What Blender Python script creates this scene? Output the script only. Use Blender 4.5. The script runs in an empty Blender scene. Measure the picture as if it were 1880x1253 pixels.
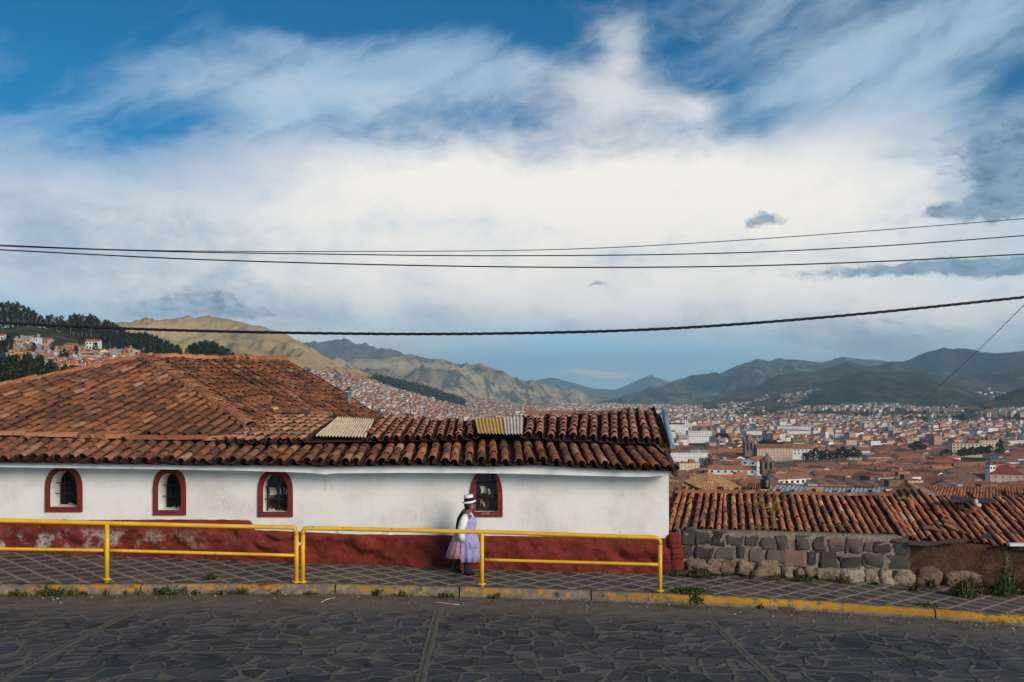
import bpy, math, random
from mathutils import Vector, noise
from mathutils.geometry import tessellate_polygon
R = math.radians
FPX, CX, HY = 1828.0, 940.0, 700.0
SC = bpy.context.scene
COL = SC.collection
rnd = random.Random(7)

def I(px, py, Y):
    """the world point at depth Y that the photograph shows at (px, py); the camera stands at the origin"""
    return Vector(((px - CX) / FPX * Y, Y, (HY - py) / FPX * Y))

def lerp(a, b, t): return a + (b - a) * t
def tab(t, x):
    if x <= t[0][0]: return t[0][1]
    for (x0, y0), (x1, y1) in zip(t, t[1:]):
        if x <= x1: return lerp(y0, y1, (x - x0) / (x1 - x0))
    return t[-1][1]
def stab(t, x, w):
    return (tab(t, x - w) + 2 * tab(t, x) + tab(t, x + w)) / 4
def fbm(p, o=4): return noise.fractal(Vector(p), 0.9, 2.1, o)

# ---------------------------------------------------------------- objects
def empty(name, loc, label=None, cat=None, group=None):
    o = bpy.data.objects.new(name, None); COL.objects.link(o); o.location = loc
    if label: tag(o, label, cat, group)
    return o
def tag(o, label=None, cat=None, group=None, kind=None):
    if label: o['label'] = label
    if cat: o['category'] = cat
    if group: o['group'] = group
    if kind: o['kind'] = kind
    return o
def link(name, me, parent=None, loc=None):
    o = bpy.data.objects.new(name, me); COL.objects.link(o)
    if loc is not None: o.location = loc
    if parent is not None:
        o.parent = parent
        if loc is None: o.location = -parent.location if parent.rotation_euler.z == 0 else (0, 0, 0)
    return o

class MB:
    """collects faces; build() links them as one mesh object"""
    def __init__(s): s.v = []; s.f = []; s.m = []; s.s = []; s.uv = None
    def add(s, vs, fs, mi=0, smooth=False):
        b = len(s.v); s.v.extend(vs)
        for f in fs:
            s.f.append([i + b for i in f]); s.m.append(mi); s.s.append(smooth)
        return b
    def box(s, c, d, rz=0, mi=0, bottom=True):
        cx, cy, cz = c; x, y, z = d[0] / 2, d[1] / 2, d[2] / 2; ca, sa = math.cos(rz), math.sin(rz)
        vs = [(cx + i * x * ca - j * y * sa, cy + i * x * sa + j * y * ca, cz + k * z) for k in (-1, 1) for i, j in ((-1, -1), (1, -1), (1, 1), (-1, 1))]
        fs = [(4, 5, 6, 7), (0, 1, 5, 4), (1, 2, 6, 5), (2, 3, 7, 6), (3, 0, 4, 7)] + ([(3, 2, 1, 0)] if bottom else [])
        s.add(vs, fs, mi)
    def quad(s, *p, mi=0): s.add(list(p), [tuple(range(len(p)))], mi)
    def tube(s, pts, r, n=8, mi=0, cap=True, smooth=True):
        pts = [Vector(p) for p in pts]; vs = []; m = len(pts); rr = r if isinstance(r, (list, tuple)) else [r] * m
        up = Vector((0, 0, 1)); prev = None
        for i, p in enumerate(pts):
            t = (pts[min(i + 1, m - 1)] - pts[max(i - 1, 0)]).normalized()
            if prev is None:
                a = t.cross(up)
                if a.length < .05: a = t.cross(Vector((1, 0, 0)))
                a.normalize()
            else:
                a = (prev - t * prev.dot(t)).normalized()
            prev = a; b = t.cross(a)
            for k in range(n):
                q = 2 * math.pi * k / n
                vs.append(p + (a * math.cos(q) + b * math.sin(q)) * rr[i])
        fs = [(i * n + k, i * n + (k + 1) % n, (i + 1) * n + (k + 1) % n, (i + 1) * n + k) for i in range(m - 1) for k in range(n)]
        b0 = s.add(vs, fs, mi, smooth)
        if cap:
            s.f += [[b0 + k for k in range(n)][::-1], [b0 + (m - 1) * n + k for k in range(n)]]; s.m += [mi, mi]; s.s += [False, False]
    def loft(s, rings, mi=0, smooth=True, closed=True, caps=(False, False)):
        n = len(rings[0]); vs = [p for r_ in rings for p in r_]
        fs = [(i * n + k, i * n + (k + 1) % n, (i + 1) * n + (k + 1) % n, (i + 1) * n + k) for i in range(len(rings) - 1) for k in range(n if closed else n - 1)]
        if caps[0]: fs.append(tuple(range(n))[::-1])
        if caps[1]: fs.append(tuple(range((len(rings) - 1) * n, len(rings) * n)))
        s.add(vs, fs, mi, smooth)
    def grid(s, fn, nu, nv, mi=0, smooth=True):
        vs = [fn(i / nu, j / nv) for j in range(nv + 1) for i in range(nu + 1)]; w = nu + 1
        fs = [(j * w + i, j * w + i + 1, (j + 1) * w + i + 1, (j + 1) * w + i) for j in range(nv) for i in range(nu)]
        s.add(vs, fs, mi, smooth)
    def lump(s, c, d, seed=0, mi=0, n=(10, 7), amp=.25, sq=.6, rz=0):
        """an uneven stone: squarish ellipsoid"""
        c = Vector(c); vs = []; nu, nv = n; ca, sa = math.cos(rz), math.sin(rz)
        def pw(x): return math.copysign(abs(x) ** sq, x)
        def pt(u, v):
            q = Vector((pw(math.cos(v)) * pw(math.cos(u)) * d[0] / 2, pw(math.cos(v)) * pw(math.sin(u)) * d[1] / 2, pw(math.sin(v)) * d[2] / 2))
            k = 1 + amp * noise.noise(Vector((math.cos(u) * math.cos(v) * 1.3 + seed * 7.1, math.sin(u) * math.cos(v) * 1.3, math.sin(v) * 1.3 + seed)))
            q *= k
            return c + Vector((q.x * ca - q.z * sa, q.y, q.x * sa + q.z * ca))
        for j in range(1, nv):
            for i in range(nu): vs.append(pt(2 * math.pi * i / nu, -math.pi / 2 + math.pi * j / nv))
        fs = [(j * nu + i, j * nu + (i + 1) % nu, (j + 1) * nu + (i + 1) % nu, (j + 1) * nu + i) for j in range(nv - 2) for i in range(nu)]
        vs += [pt(0, -math.pi / 2), pt(0, math.pi / 2)]; a, b = len(vs) - 2, len(vs) - 1
        fs += [(a, (i + 1) % nu, i) for i in range(nu)] + [(b, (nv - 2) * nu + i, (nv - 2) * nu + (i + 1) % nu) for i in range(nu)]
        s.add(vs, fs, mi, True)
    def mesh(s, name, mats):
        me = bpy.data.meshes.new(name); me.from_pydata([tuple(p) for p in s.v], [], s.f)
        for m in (mats if isinstance(mats, (list, tuple)) else [mats]): me.materials.append(m)
        me.polygons.foreach_set('material_index', s.m); me.polygons.foreach_set('use_smooth', s.s)
        if s.uv is not None:
            u = me.uv_layers.new(name='UVMap'); L = [0] * len(me.loops); me.loops.foreach_get('vertex_index', L)
            u.data.foreach_set('uv', [c for i in L for c in s.uv[i]])
        me.update(); return me
    def build(s, name, mats, parent=None):
        return link(name, s.mesh(name, mats), parent)

# ---------------------------------------------------------------- materials
class NT:
    def __init__(s, nt): s.t = nt; nt.nodes.clear()
    def n(s, typ, ins=None, out=0, **props):
        nd = s.t.nodes.new('ShaderNode' + typ)
        for k, v in props.items(): setattr(nd, k, v)
        for k, v in (ins or {}).items():
            sk = nd.inputs[k]
            if isinstance(v, bpy.types.NodeSocket): s.t.links.new(v, sk)
            elif isinstance(v, bpy.types.Node): s.t.links.new(v.outputs[0], sk)
            else:
                if hasattr(sk.default_value, '__len__') and len(sk.default_value) == 4 and len(v) == 3: v = tuple(v) + (1,)
                sk.default_value = v
        return nd if out is None else nd.outputs[out]
    def math(s, op, a, b=0.0, clamp=False): return s.n('Math', {0: a, 1: b}, operation=op, use_clamp=clamp)
    def vm(s, op, a, b=(0, 0, 0), out=0): return s.n('VectorMath', {0: a, 1: b}, out=out, operation=op)
    def noise(s, vec, scale, detail=4, rough=.55, out=0, dist=0.0): return s.n('TexNoise', {'Vector': vec, 'Scale': scale, 'Detail': detail, 'Roughness': rough, 'Distortion': dist}, out=out)
    def ramp(s, fac, stops, interp='LINEAR'):
        nd = s.t.nodes.new('ShaderNodeValToRGB'); cr = nd.color_ramp; cr.interpolation = interp
        while len(cr.elements) < len(stops): cr.elements.new(1)
        for e, (p, c) in zip(cr.elements, stops):
            e.position = p; e.color = (c, c, c, 1) if not hasattr(c, '__len__') else tuple(c) + (1,)
        s.t.links.new(fac, nd.inputs[0]); return nd.outputs[0]
    def mix(s, fac, a, b, blend='MIX'):
        nd = s.t.nodes.new('ShaderNodeMix'); nd.data_type = 'RGBA'; nd.blend_type = blend
        for k, v in ((0, fac), (6, a), (7, b)):
            if isinstance(v, bpy.types.NodeSocket): s.t.links.new(v, nd.inputs[k])
            else: nd.inputs[k].default_value = v if not hasattr(v, '__len__') else tuple(v)[:3] + (1,)
        return nd.outputs[2]
    def sc(s, a, k): return s.n('VectorMath', {0: a, 3: k}, operation='SCALE')
    def step(s, x, lo, hi, a=0.0, b=1.0): return s.n('MapRange', {0: x, 1: lo, 2: hi, 3: a, 4: b}, interpolation_type='SMOOTHSTEP')

def material(name, fn, rough=.85, spec=.3, bump=None):
    """fn(nt) returns a colour, or (colour, height) with bump = (strength, distance)"""
    m = bpy.data.materials.new(name); m.use_nodes = True; t = NT(m.node_tree)
    out = t.n('OutputMaterial', out=None); b = t.n('BsdfPrincipled', {'Roughness': rough, 'Specular IOR Level': spec}, out=None)
    r = fn(t)
    col, h = r[0], (r[1] if len(r) > 1 else None)
    if isinstance(col, bpy.types.NodeSocket): t.t.links.new(col, b.inputs['Base Color'])
    else: b.inputs['Base Color'].default_value = tuple(col) + (1,)
    if h is not None:
        bn = t.n('Bump', {'Strength': bump[0], 'Distance': bump[1], 'Height': h}); t.t.links.new(bn, b.inputs['Normal'])
    t.t.links.new(b.outputs[0], out.inputs[0]); return m
def pos(t): return t.n('NewGeometry', out=None).outputs['Position']
def isl(t): return t.n('NewGeometry', out=None).outputs['Random Per Island']
def plain(name, c, var=.25, scale=8, rough=.8, spec=.3):
    def f(t):
        p = t.n('TexCoord', out=None).outputs['Object']
        n = t.noise(p, scale, 5)
        return (t.mix(1, c, t.ramp(n, [(.25, 1 - var), (.75, 1 + var)]), 'MULTIPLY'),)
    return material(name, f, rough, spec)

# ---------------------------------------------------------------- camera, sun, sky
cam = bpy.data.cameras.new('camera'); co = bpy.data.objects.new('camera', cam); COL.objects.link(co)
cam.sensor_width = 36; cam.lens = FPX / 1880 * 36; co.rotation_euler = (R(90), 0, 0)
cam.shift_y = (HY - 626.5) / 1880; cam.clip_start = .1; cam.clip_end = 60000
SC.camera = co
SUN_AZ, SUN_EL = R(138), R(23)      # clockwise from straight ahead: right and behind
sl = bpy.data.lights.new('sun', 'SUN'); so = bpy.data.objects.new('sun', sl); COL.objects.link(so)
sl.energy = 3.1; sl.angle = R(28); sl.color = (1, .88, .72)
sd = Vector((math.sin(SUN_AZ) * math.cos(SUN_EL), math.cos(SUN_AZ) * math.cos(SUN_EL), math.sin(SUN_EL)))
so.rotation_euler = sd.to_track_quat('Z', 'Y').to_euler()
SC.view_settings.view_transform = 'Standard'; SC.view_settings.look = 'None'; SC.view_settings.exposure = 0.12
SC.view_settings.gamma = 1.0

W = bpy.data.worlds.new('World'); SC.world = W; W.use_nodes = True
def sky():
    t = NT(W.node_tree); out = t.n('OutputWorld', out=None)
    sk = t.n('TexSky', out=None, sky_type='NISHITA', sun_disc=False, sun_elevation=SUN_EL, sun_rotation=SUN_AZ, altitude=3400, air_density=1.2, dust_density=.4, ozone_density=3)
    d = t.n('TexCoord', out=None).outputs['Generated']
    x, y, z = [t.n('SeparateXYZ', {0: d}, out=i) for i in range(3)]
    az = t.math('ARCTAN2', x, y); el = t.math('ARCSINE', z)
    def ae(px, py):
        u, v = (px - CX) / FPX, (HY - py) / FPX
        return math.atan(u), math.asin(v / math.sqrt(1 + u * u + v * v))
    p0 = t.n('CombineXYZ', {0: az, 1: el})
    wn = t.n('TexNoise', {'Vector': p0, 'Scale': 7.0, 'Detail': 3.0}, out=1)
    w = t.vm('MULTIPLY', t.vm('SUBTRACT', wn, (.5, .5, .5)), (.10, .05, 0))
    p = t.vm('ADD', p0, w)
    wf = t.n('TexNoise', {'Vector': p0, 'Scale': 40.0, 'Detail': 4.0, 'Roughness': .6}, out=1)
    pf = t.vm('ADD', p0, t.vm('MULTIPLY', t.vm('SUBTRACT', wf, (.5, .5, .5)), (.03, .016, 0)))
    def gauss(lst, base, pp):
        acc = None
        for px, py, rx, ry, s in lst:
            a, e = ae(px, py)
            q = t.vm('MULTIPLY', t.vm('SUBTRACT', pp, (a, e, 0)), (FPX / rx, FPX / ry, 0))
            g = t.math('MULTIPLY', t.math('EXPONENT', t.math('MULTIPLY', t.vm('DOT_PRODUCT', q, q, out=1), -1.0)), s)
            acc = g if acc is None else t.math('ADD', acc, g)
        return t.math('ADD', acc, base)
    st = t.vm('MULTIPLY', p, (1, 2.2, 1))
    n1 = t.noise(st, 4.5, 8, .60)
    n2 = t.noise(t.vm('MULTIPLY', t.vm('ADD', p, (3.1, 1.7, 0)), (1, 1.7, 1)), 13.0, 10, .64)
    # long thin streaks of high cloud, rising to the right
    sq = t.n('VectorRotate', {'Vector': pf, 'Angle': R(-24)}, rotation_type='Z_AXIS')
    n4 = t.noise(t.vm('MULTIPLY', sq, (1, 4.2, 1)), 5.0, 8, .57, dist=.4)
    # how much thick cloud covers each direction
    dens = gauss([(1000, 355, 440, 110, .72), (700, 370, 240, 100, .36), (1450, 370, 360, 90, .60), (1250, 480, 720, 90, .60), (350, 490, 560, 110, .72), (120, 350, 240, 100, .32),
                  (1100, 40, 70, 26, .28), (1150, 100, 48, 60, .32), (1110, 180, 90, 60, .30), (1090, 691, 62, 6, 1.5), (1275, 190, 74, 36, .60), (1700, 260, 260, 90, .30), (390, 120, 170, 46, .30), (620, 90, 130, 36, .16), (1010, 130, 90, 50, .22),
                  (1060, 650, 260, 50, -.45), (1340, 165, 90, 70, -.35), (1400, 200, 60, 50, -.25), (1000, 50, 40, 50, -.3), (740, 20, 260, 70, -.6), (120, 50, 280, 120, -.7), (255, 235, 90, 40, -.22), (1830, 150, 90, 40, -.3),
                  (400, 640, 900, 50, .40), (1700, 600, 360, 70, .65), (1150, 580, 500, 40, .35), (300, 210, 300, 30, -.12), (950, 210, 300, 40, -.10)], .18, p)
    dens = t.math('ADD', dens, t.math('MULTIPLY', t.math('SUBTRACT', n1, .5), .85))
    dens = t.math('ADD', dens, t.math('MULTIPLY', t.math('SUBTRACT', n2, .5), .95))
    A = t.step(dens, .04, .98)
    vl = gauss([(1650, 110, 340, 130, .42), (640, 150, 300, 80, .22), (330, 140, 300, 70, .34), (480, 60, 120, 30, .3), (820, 120, 160, 70, .2), (100, 40, 260, 110, -.40), (740, 10, 300, 60, -.40), (1340, 150, 110, 90, -.22), (1010, 50, 60, 50, -.22), (1850, 150, 110, 36, -.3)], .0, p)
    V = t.math('MULTIPLY', t.step(t.math('ADD', t.math('MULTIPLY', n4, 1.25), vl), .52, 1.12), .72)
    # where the cloud is grey underneath
    sh = gauss([(60, 470, 420, 80, .26), (850, 425, 130, 34, .34), (250, 570, 420, 36, .26), (700, 580, 300, 30, .12), (1150, 620, 420, 50, .22), (1250, 470, 200, 25, .30), (800, 520, 500, 40, -.05),
                (1000, 350, 520, 120, -.38), (1700, 620, 360, 40, .35), (300, 360, 420, 120, .26), (1750, 120, 300, 150, .38), (1500, 520, 300, 30, -.12), (1090, 690, 90, 12, -.6), (1800, 330, 160, 130, .25)], .14, p)
    sh = t.math('ADD', sh, t.math('MULTIPLY', t.math('SUBTRACT', n2, .5), 1.1))
    sh = t.math('ADD', sh, t.math('MULTIPLY', t.math('SUBTRACT', n1, .5), .5))
    cc = t.ramp(t.step(sh, -.1, .85), [(0, (.93, .885, .825)), (.32, (.75, .76, .765)), (.7, (.47, .56, .64)), (1, (.30, .42, .53))])
    # small dark clouds low on the right, cumulus on the left
    dk = gauss([(1865, 280, 95, 55, 1.5), (1880, 345, 60, 24, 1.5), (1850, 385, 95, 20, 1.2), (1405, 403, 40, 12, 1.2), (1720, 492, 230, 13, 1.3), (1860, 490, 100, 16, .9), (1350, 460, 60, 14, .35),
                (390, 555, 90, 30, .62), (235, 565, 110, 22, .42), (470, 575, 70, 10, .5), (1640, 600, 130, 30, .35), (1760, 390, 40, 12, .5), (1715, 392, 20, 9, .75), (1100, 523, 26, 6, .6)], -.12, pf)
    n3 = t.noise(t.vm('MULTIPLY', pf, (1, 1.7, 1)), 46.0, 7, .66)
    dk = t.math('ADD', dk, t.math('MULTIPLY', t.math('SUBTRACT', n3, .5), 1.7))
    D = t.step(dk, .12, .85)
    blue = t.mix(1, sk.outputs[0], (.03, .56, .74), 'MULTIPLY')
    hz = t.step(el, .0, .20, 1, 0)
    blue = t.sc(blue, SKY_K)
    blue = t.mix(hz, blue, (3.9, 7.2, 9.4))
    cl = t.sc(cc, 10.0)
    c = t.mix(V, blue, t.mix(hz, (4.7, 6.2, 7.6), (7.2, 7.7, 8.0)))
    c = t.mix(A, c, cl)
    c = t.mix(t.math('MULTIPLY', D, .84), c, t.mix(t.step(n3, .4, .7), (2.0, 3.2, 4.4), (.7, 1.5, 2.5)))
    bg = t.n('Background', {'Color': c, 'Strength': .1}); t.t.links.new(bg, out.inputs[0])
SKY_K = 1.0
sky()
# ================================================================ materials of the near scene
def tile_mat(name, gain=1.0, dark=.66):
    def f(t):
        p = pos(t); i = isl(t)
        base = t.ramp(i, [(0, (.11, .050, .033)), (.16, (.19, .074, .041)), (.36, (.25, .090, .047)), (.55, (.32, .112, .052)), (.76, (.28, .115, .062)), (.92, (.34, .15, .08)), (1, (.41, .23, .135))])
        n = t.noise(p, 3.0, 6, .65); n2 = t.noise(p, 26.0, 5, .65); n3 = t.noise(p, 11.0, 5, .7)
        c = t.mix(t.math('MULTIPLY', t.step(n, .44, .66), dark * 1.15), base, (.060, .042, .032))
        c = t.mix(t.math('MULTIPLY', t.step(n3, .56, .70), .62), c, (.045, .034, .028))
        c = t.mix(t.math('MULTIPLY', t.step(n2, .60, .70), .55), c, (.36, .30, .22))
        c = t.mix(t.math('MULTIPLY', t.step(t.noise(p, .55, 5, .6), .46, .62), .45), c, (.075, .045, .032))
        c = t.mix(1, c, (gain, gain, gain), 'MULTIPLY')
        return c, t.math('ADD', n2, t.noise(p, 90.0, 3))
    return material(name, f, .92, .15, (.5, .012))
TILE = tile_mat('weathered_clay_tile')
TILE2 = tile_mat('orange_clay_tile', 1.5, .34)
def ridge_mat():
    def f(t):
        p = pos(t); c = t.ramp(isl(t), [(0, (.26, .095, .05)), (.5, (.40, .15, .07)), (1, (.48, .22, .11))]); n = t.noise(p, 14.0, 6, .7)
        return t.mix(t.math('MULTIPLY', t.step(n, .52, .68), .65), c, (.10, .06, .04)), n
    return material('orange_ridge_tile', f, .9, .15, (.5, .012))
RIDGE = ridge_mat()
def pink_mat():
    def f(t):
        p = pos(t); c = t.ramp(isl(t), [(0, (.20, .095, .065)), (.4, (.30, .135, .085)), (.8, (.37, .175, .11)), (1, (.42, .23, .15))]); n = t.noise(p, 13.0, 6, .7); n2 = t.noise(p, 2.0, 4)
        c = t.mix(t.math('MULTIPLY', t.step(n, .55, .70), .6), c, (.085, .055, .042)); return t.mix(t.math('MULTIPLY', t.step(n2, .5, .7), .35), c, (.12, .07, .05)), n
    return material('pinkish_clay_tile', f, .92, .15, (.5, .012))
TILE3 = pink_mat()
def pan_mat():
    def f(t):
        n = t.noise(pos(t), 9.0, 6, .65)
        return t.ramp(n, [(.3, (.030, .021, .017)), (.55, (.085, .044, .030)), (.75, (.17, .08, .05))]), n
    return material('dark_pan_tile', f, .95, .1, (.5, .02))
PAN = pan_mat()  # pan tiles, darker than the cover tiles beside them
def white_wall():
    def f(t):
        p = pos(t); x, y, z = [t.n('SeparateXYZ', {0: p}, out=i) for i in range(3)]
        n = t.noise(p, 1.1, 6, .6); n2 = t.noise(t.vm('MULTIPLY', p, (1, 1, .45)), 4.0, 7, .68); n3 = t.noise(p, 30.0, 4)
        c = t.mix(t.step(n, .38, .72), (.79, .77, .74), (.64, .61, .56))
        low = t.step(z, -2.55, -3.0)                   # splash-back stains just above the plinth
        s = t.math('MULTIPLY', t.step(n2, .60, .68), t.math('ADD', t.math('MULTIPLY', low, .6), .28))
        c = t.mix(s, c, (.36, .30, .24))
        cr = t.n('TexVoronoi', {'Vector': t.vm('ADD', p, t.sc(t.n('TexNoise', {'Vector': p, 'Scale': 2.5, 'Detail': 4.0}, out=1), .5)), 'Scale': .8}, out=0, feature='DISTANCE_TO_EDGE')
        cm = t.math('MULTIPLY', t.step(cr, .008, .002), t.step(n, .5, .62))
        c = t.mix(t.math('MULTIPLY', cm, .5), c, (.42, .38, .33))
        return c, t.math('ADD', t.math('MULTIPLY', n2, 1.0), t.math('MULTIPLY', n3, .15))
    return material('whitewash', f, .9, .2, (.35, .02))
WHITE = white_wall()
FASCIA = plain('fascia_white', (.76, .75, .72), .10, 5)
def red_plaster():
    def f(t):
        p = pos(t); x, z = t.n('SeparateXYZ', {0: p}, out=0), t.n('SeparateXYZ', {0: p}, out=2)
        n = t.noise(p, 2.2, 7, .62); n2 = t.noise(p, 13.0, 8, .75)
        c = t.mix(t.step(n, .35, .7), (.155, .022, .015), (.23, .040, .028))
        left = t.step(x, -4.6, -8.2)
        band = t.math('MULTIPLY', t.math('MULTIPLY', t.step(z, -2.74, -2.94), t.step(z, -3.22, -3.12)), t.step(t.noise(p, 1.6, 5, .6), .47, .57))
        pe = t.math('MULTIPLY', t.math('MULTIPLY', left, band), t.step(n2, .42, .50))
        c = t.mix(pe, c, (.44, .38, .33))
        sp = t.step(t.noise(p, 20.0, 5, .7), .665, .70)
        c = t.mix(t.math('MULTIPLY', sp, .75), c, (.50, .42, .38))
        return c, t.math('ADD', n, t.math('MULTIPLY', n2, .5))
    return material('red_ochre_plaster', f, .85, .25, (1.0, .10))
RED = red_plaster()
REDF = plain('window_red', (.165, .022, .017), .2, 6)
DARK = plain('dark_interior', (.008, .008, .009), .2, 6)
IRON = plain('black_iron', (.02, .02, .022), .2, 20)
def glass():
    def f(t):
        n = t.noise(pos(t), 5.0, 5, .6)
        return (t.ramp(n, [(.40, (.010, .009, .008)), (.56, (.035, .026, .018)), (.70, (.13, .12, .10))]),)
    return material('dusty_glass', f, .22, .5)
GLASS = glass()
def yellow_paint():
    def f(t):
        p = pos(t); n = t.noise(p, 14.0, 6, .65)
        c = t.mix(t.step(t.noise(p, 3.0, 3), .35, .7), (.76, .43, .014), (.66, .34, .012))
        c = t.mix(t.step(n, .63, .69), c, (.12, .065, .035)); return c, n
    return material('yellow_rail_paint', f, .55, .4, (.25, .004))
YEL = yellow_paint()

# ================================================================ the street
HS = [(-40, -1.7), (-30, -2.2), (-15, -2.95), (-9.7, -3.23), (-4.8, -3.40), (0, -3.575), (3.2, -3.64), (7.65, -3.84), (9.7, -3.98), (15, -4.45), (30, -6), (45, -7.8)]
YK = [(-40, 5), (-30, 9.5), (-14, 14.3), (-8.2, 15.97), (-3.6, 16.85), (-.46, 17.08), (2.9, 16.9), (7, 16.6), (8.4, 16.4), (15, 15), (30, 10), (45, 2)]
def hs(x): return stab(HS, x, 1.2)
def yk(x): return stab(YK, x, 1.2)
YW = 18.9                                     # the plane of the house wall
def ysw(x): return YW + .3                    # back edge of the pavement
KH = .155
def road_z(x, d):                             # d: metres out from the kerb
    return hs(x) - KH + .035 * min(d, 4) * .25 + .010 * noise.noise(Vector((x * 1.1, d * 1.1, 0))) + .012 * noise.noise(Vector((x * .4, d * .5, 3)))
def strip(name, mat, fn, x0, x1, nx, nv, kind='structure'):
    m = MB(); m.uv = []
    vs = []
    for j in range(nv + 1):
        for i in range(nx + 1):
            x = lerp(x0, x1, i / nx); p, uv = fn(x, j / nv); vs.append(p); m.uv.append(uv)
    w = nx + 1
    m.add(vs, [(j * w + i, j * w + i + 1, (j + 1) * w + i + 1, (j + 1) * w + i) for j in range(nv) for i in range(nx)], 0, True)
    return tag(m.build(name, mat), kind=kind)

def cobbles():
    def f(t):
        uv = t.n('TexCoord', out=None).outputs['UV']
        u, v = t.n('SeparateXYZ', {0: uv}, out=0), t.n('SeparateXYZ', {0: uv}, out=1)
        q = t.vm('ADD', uv, t.sc(t.vm('SUBTRACT', t.n('TexNoise', {'Vector': uv, 'Scale': 1.3, 'Detail': 2.0}, out=1), (.5, .5, .5)), .22))
        q = t.vm('MULTIPLY', q, (1, 1.12, 1))
        vo = t.n('TexVoronoi', {'Vector': q, 'Scale': 2.8, 'Randomness': .95}, out=None, feature='F1')
        ed = t.n('TexVoronoi', {'Vector': q, 'Scale': 2.8, 'Randomness': .95}, out=0, feature='DISTANCE_TO_EDGE')
        rn = t.n('SeparateColor', {0: vo.outputs['Color']}, out=0)
        fine = t.noise(uv, 22.0, 6, .65); mid = t.noise(uv, 3.0, 5, .6)
        gw = t.math('ADD', t.math('ADD', t.math('MULTIPLY', mid, .16), t.math('MULTIPLY', fine, .05)), -.060)
        gap = t.math('SUBTRACT', 1.0, t.step(t.math('SUBTRACT', ed, gw), -.005, .055))
        stone = t.ramp(rn, [(0, (.015, .016, .020)), (.3, (.027, .029, .035)), (.55, (.046, .045, .048)), (.75, (.034, .039, .052)), (1, (.078, .071, .068))])
        stone = t.mix(t.math('MULTIPLY', t.step(fine, .42, .75), .5), stone, (.095, .088, .082))
        earth = t.mix(t.step(fine, .3, .7), (.070, .056, .045), (.155, .124, .10))
        earth = t.mix(t.step(t.noise(uv, 1.7, 5, .65), .48, .60), earth, (.020, .017, .015))
        stone = t.mix(1, stone, t.ramp(t.noise(uv, .35, 4, .6), [(.32, .72), (.68, 1.35)]), 'MULTIPLY')
        c = t.mix(gap, stone, earth)
        c = t.mix(t.math('MULTIPLY', t.step(t.noise(t.vm('MULTIPLY', uv, (.7, 1.1, 1)), .8, 6, .68), .50, .68), .55), c, (.105, .088, .074))
        # concrete joints across the road, and one along it
        ln = None
        for jx in (-12.2, -5.75, -1.22, 3.08, 6.6, 11.5):
            sl_ = {-5.75: -.04, -1.22: .02, 3.08: .05, 6.6: .30}.get(jx, 0)
            dd = t.math('ABSOLUTE', t.math('ADD', t.math('ADD', u, -jx), t.math('MULTIPLY', v, -sl_)))
            dd = t.math('ADD', dd, t.math('MULTIPLY', t.math('SUBTRACT', mid, .5), .05))
            ln = dd if ln is None else t.math('MINIMUM', ln, dd)
        l2 = t.math('ADD', t.math('ABSOLUTE', t.math('ADD', v, -3.72)), t.math('MULTIPLY', t.math('SUBTRACT', fine, .5), .05))
        joint = t.step(ln, .085, .055); j2 = t.step(l2, .045, .02)
        c = t.mix(t.math('MAXIMUM', joint, j2), c, t.mix(t.step(fine, .35, .7), (.075, .062, .050), (.15, .125, .10)))
        crack = t.math('MULTIPLY', t.step(t.math('ADD', ln, t.math('MULTIPLY', fine, .05)), .046, .028), .75)
        c = t.mix(crack, c, (.018, .015, .013))
        # sand and grit gathered against the kerb and in worn patches
        dirt = t.step(t.math('ADD', v, t.math('MULTIPLY', t.math('SUBTRACT', mid, .5), 1.8)), 1.6, .75)
        wear = t.math('MULTIPLY', t.step(t.noise(t.vm('MULTIPLY', uv, (.5, .8, 1)), 1.0, 4, .6), .55, .66), t.step(v, 3.2, 1.3))
        wear = t.math('MULTIPLY', wear, t.step(t.math('ABSOLUTE', t.math('ADD', u, -1.0)), 4.5, 1.5))
        dirt = t.math('MAXIMUM', dirt, t.math('MULTIPLY', wear, .9))
        grit = t.noise(uv, 70.0, 3, .7)
        dc = t.mix(t.step(mid, .3, .7), (.088, .070, .058), (.155, .126, .102))
        dc = t.mix(t.step(grit, .60, .70), dc, (.22, .19, .16)); dc = t.mix(t.step(grit, .40, .32), dc, (.028, .023, .02))
        c = t.mix(t.math('MULTIPLY', dirt, .93), c, dc)
        h = t.math('MULTIPLY', t.math('SUBTRACT', 1.0, t.math('MAXIMUM', gap, joint)), 1.0)
        h = t.math('MULTIPLY', t.math('ADD', t.math('ADD', h, t.math('MULTIPLY', rn, .35)), t.math('MULTIPLY', fine, .35)), t.math('SUBTRACT', 1.0, t.math('MULTIPLY', dirt, .85)))
        h = t.math('ADD', h, t.math('MULTIPLY', t.math('MULTIPLY', grit, dirt), .5))
        return c, h
    return material('slate_crazy_paving', f, .72, .35, (.9, .03))
strip('road', cobbles(), lambda x, s: (lambda d: (Vector((x, yk(x) - d, road_z(x, d))), (x, d)))(s * 24 - .05), -32, 34, 132, 48)

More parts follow.
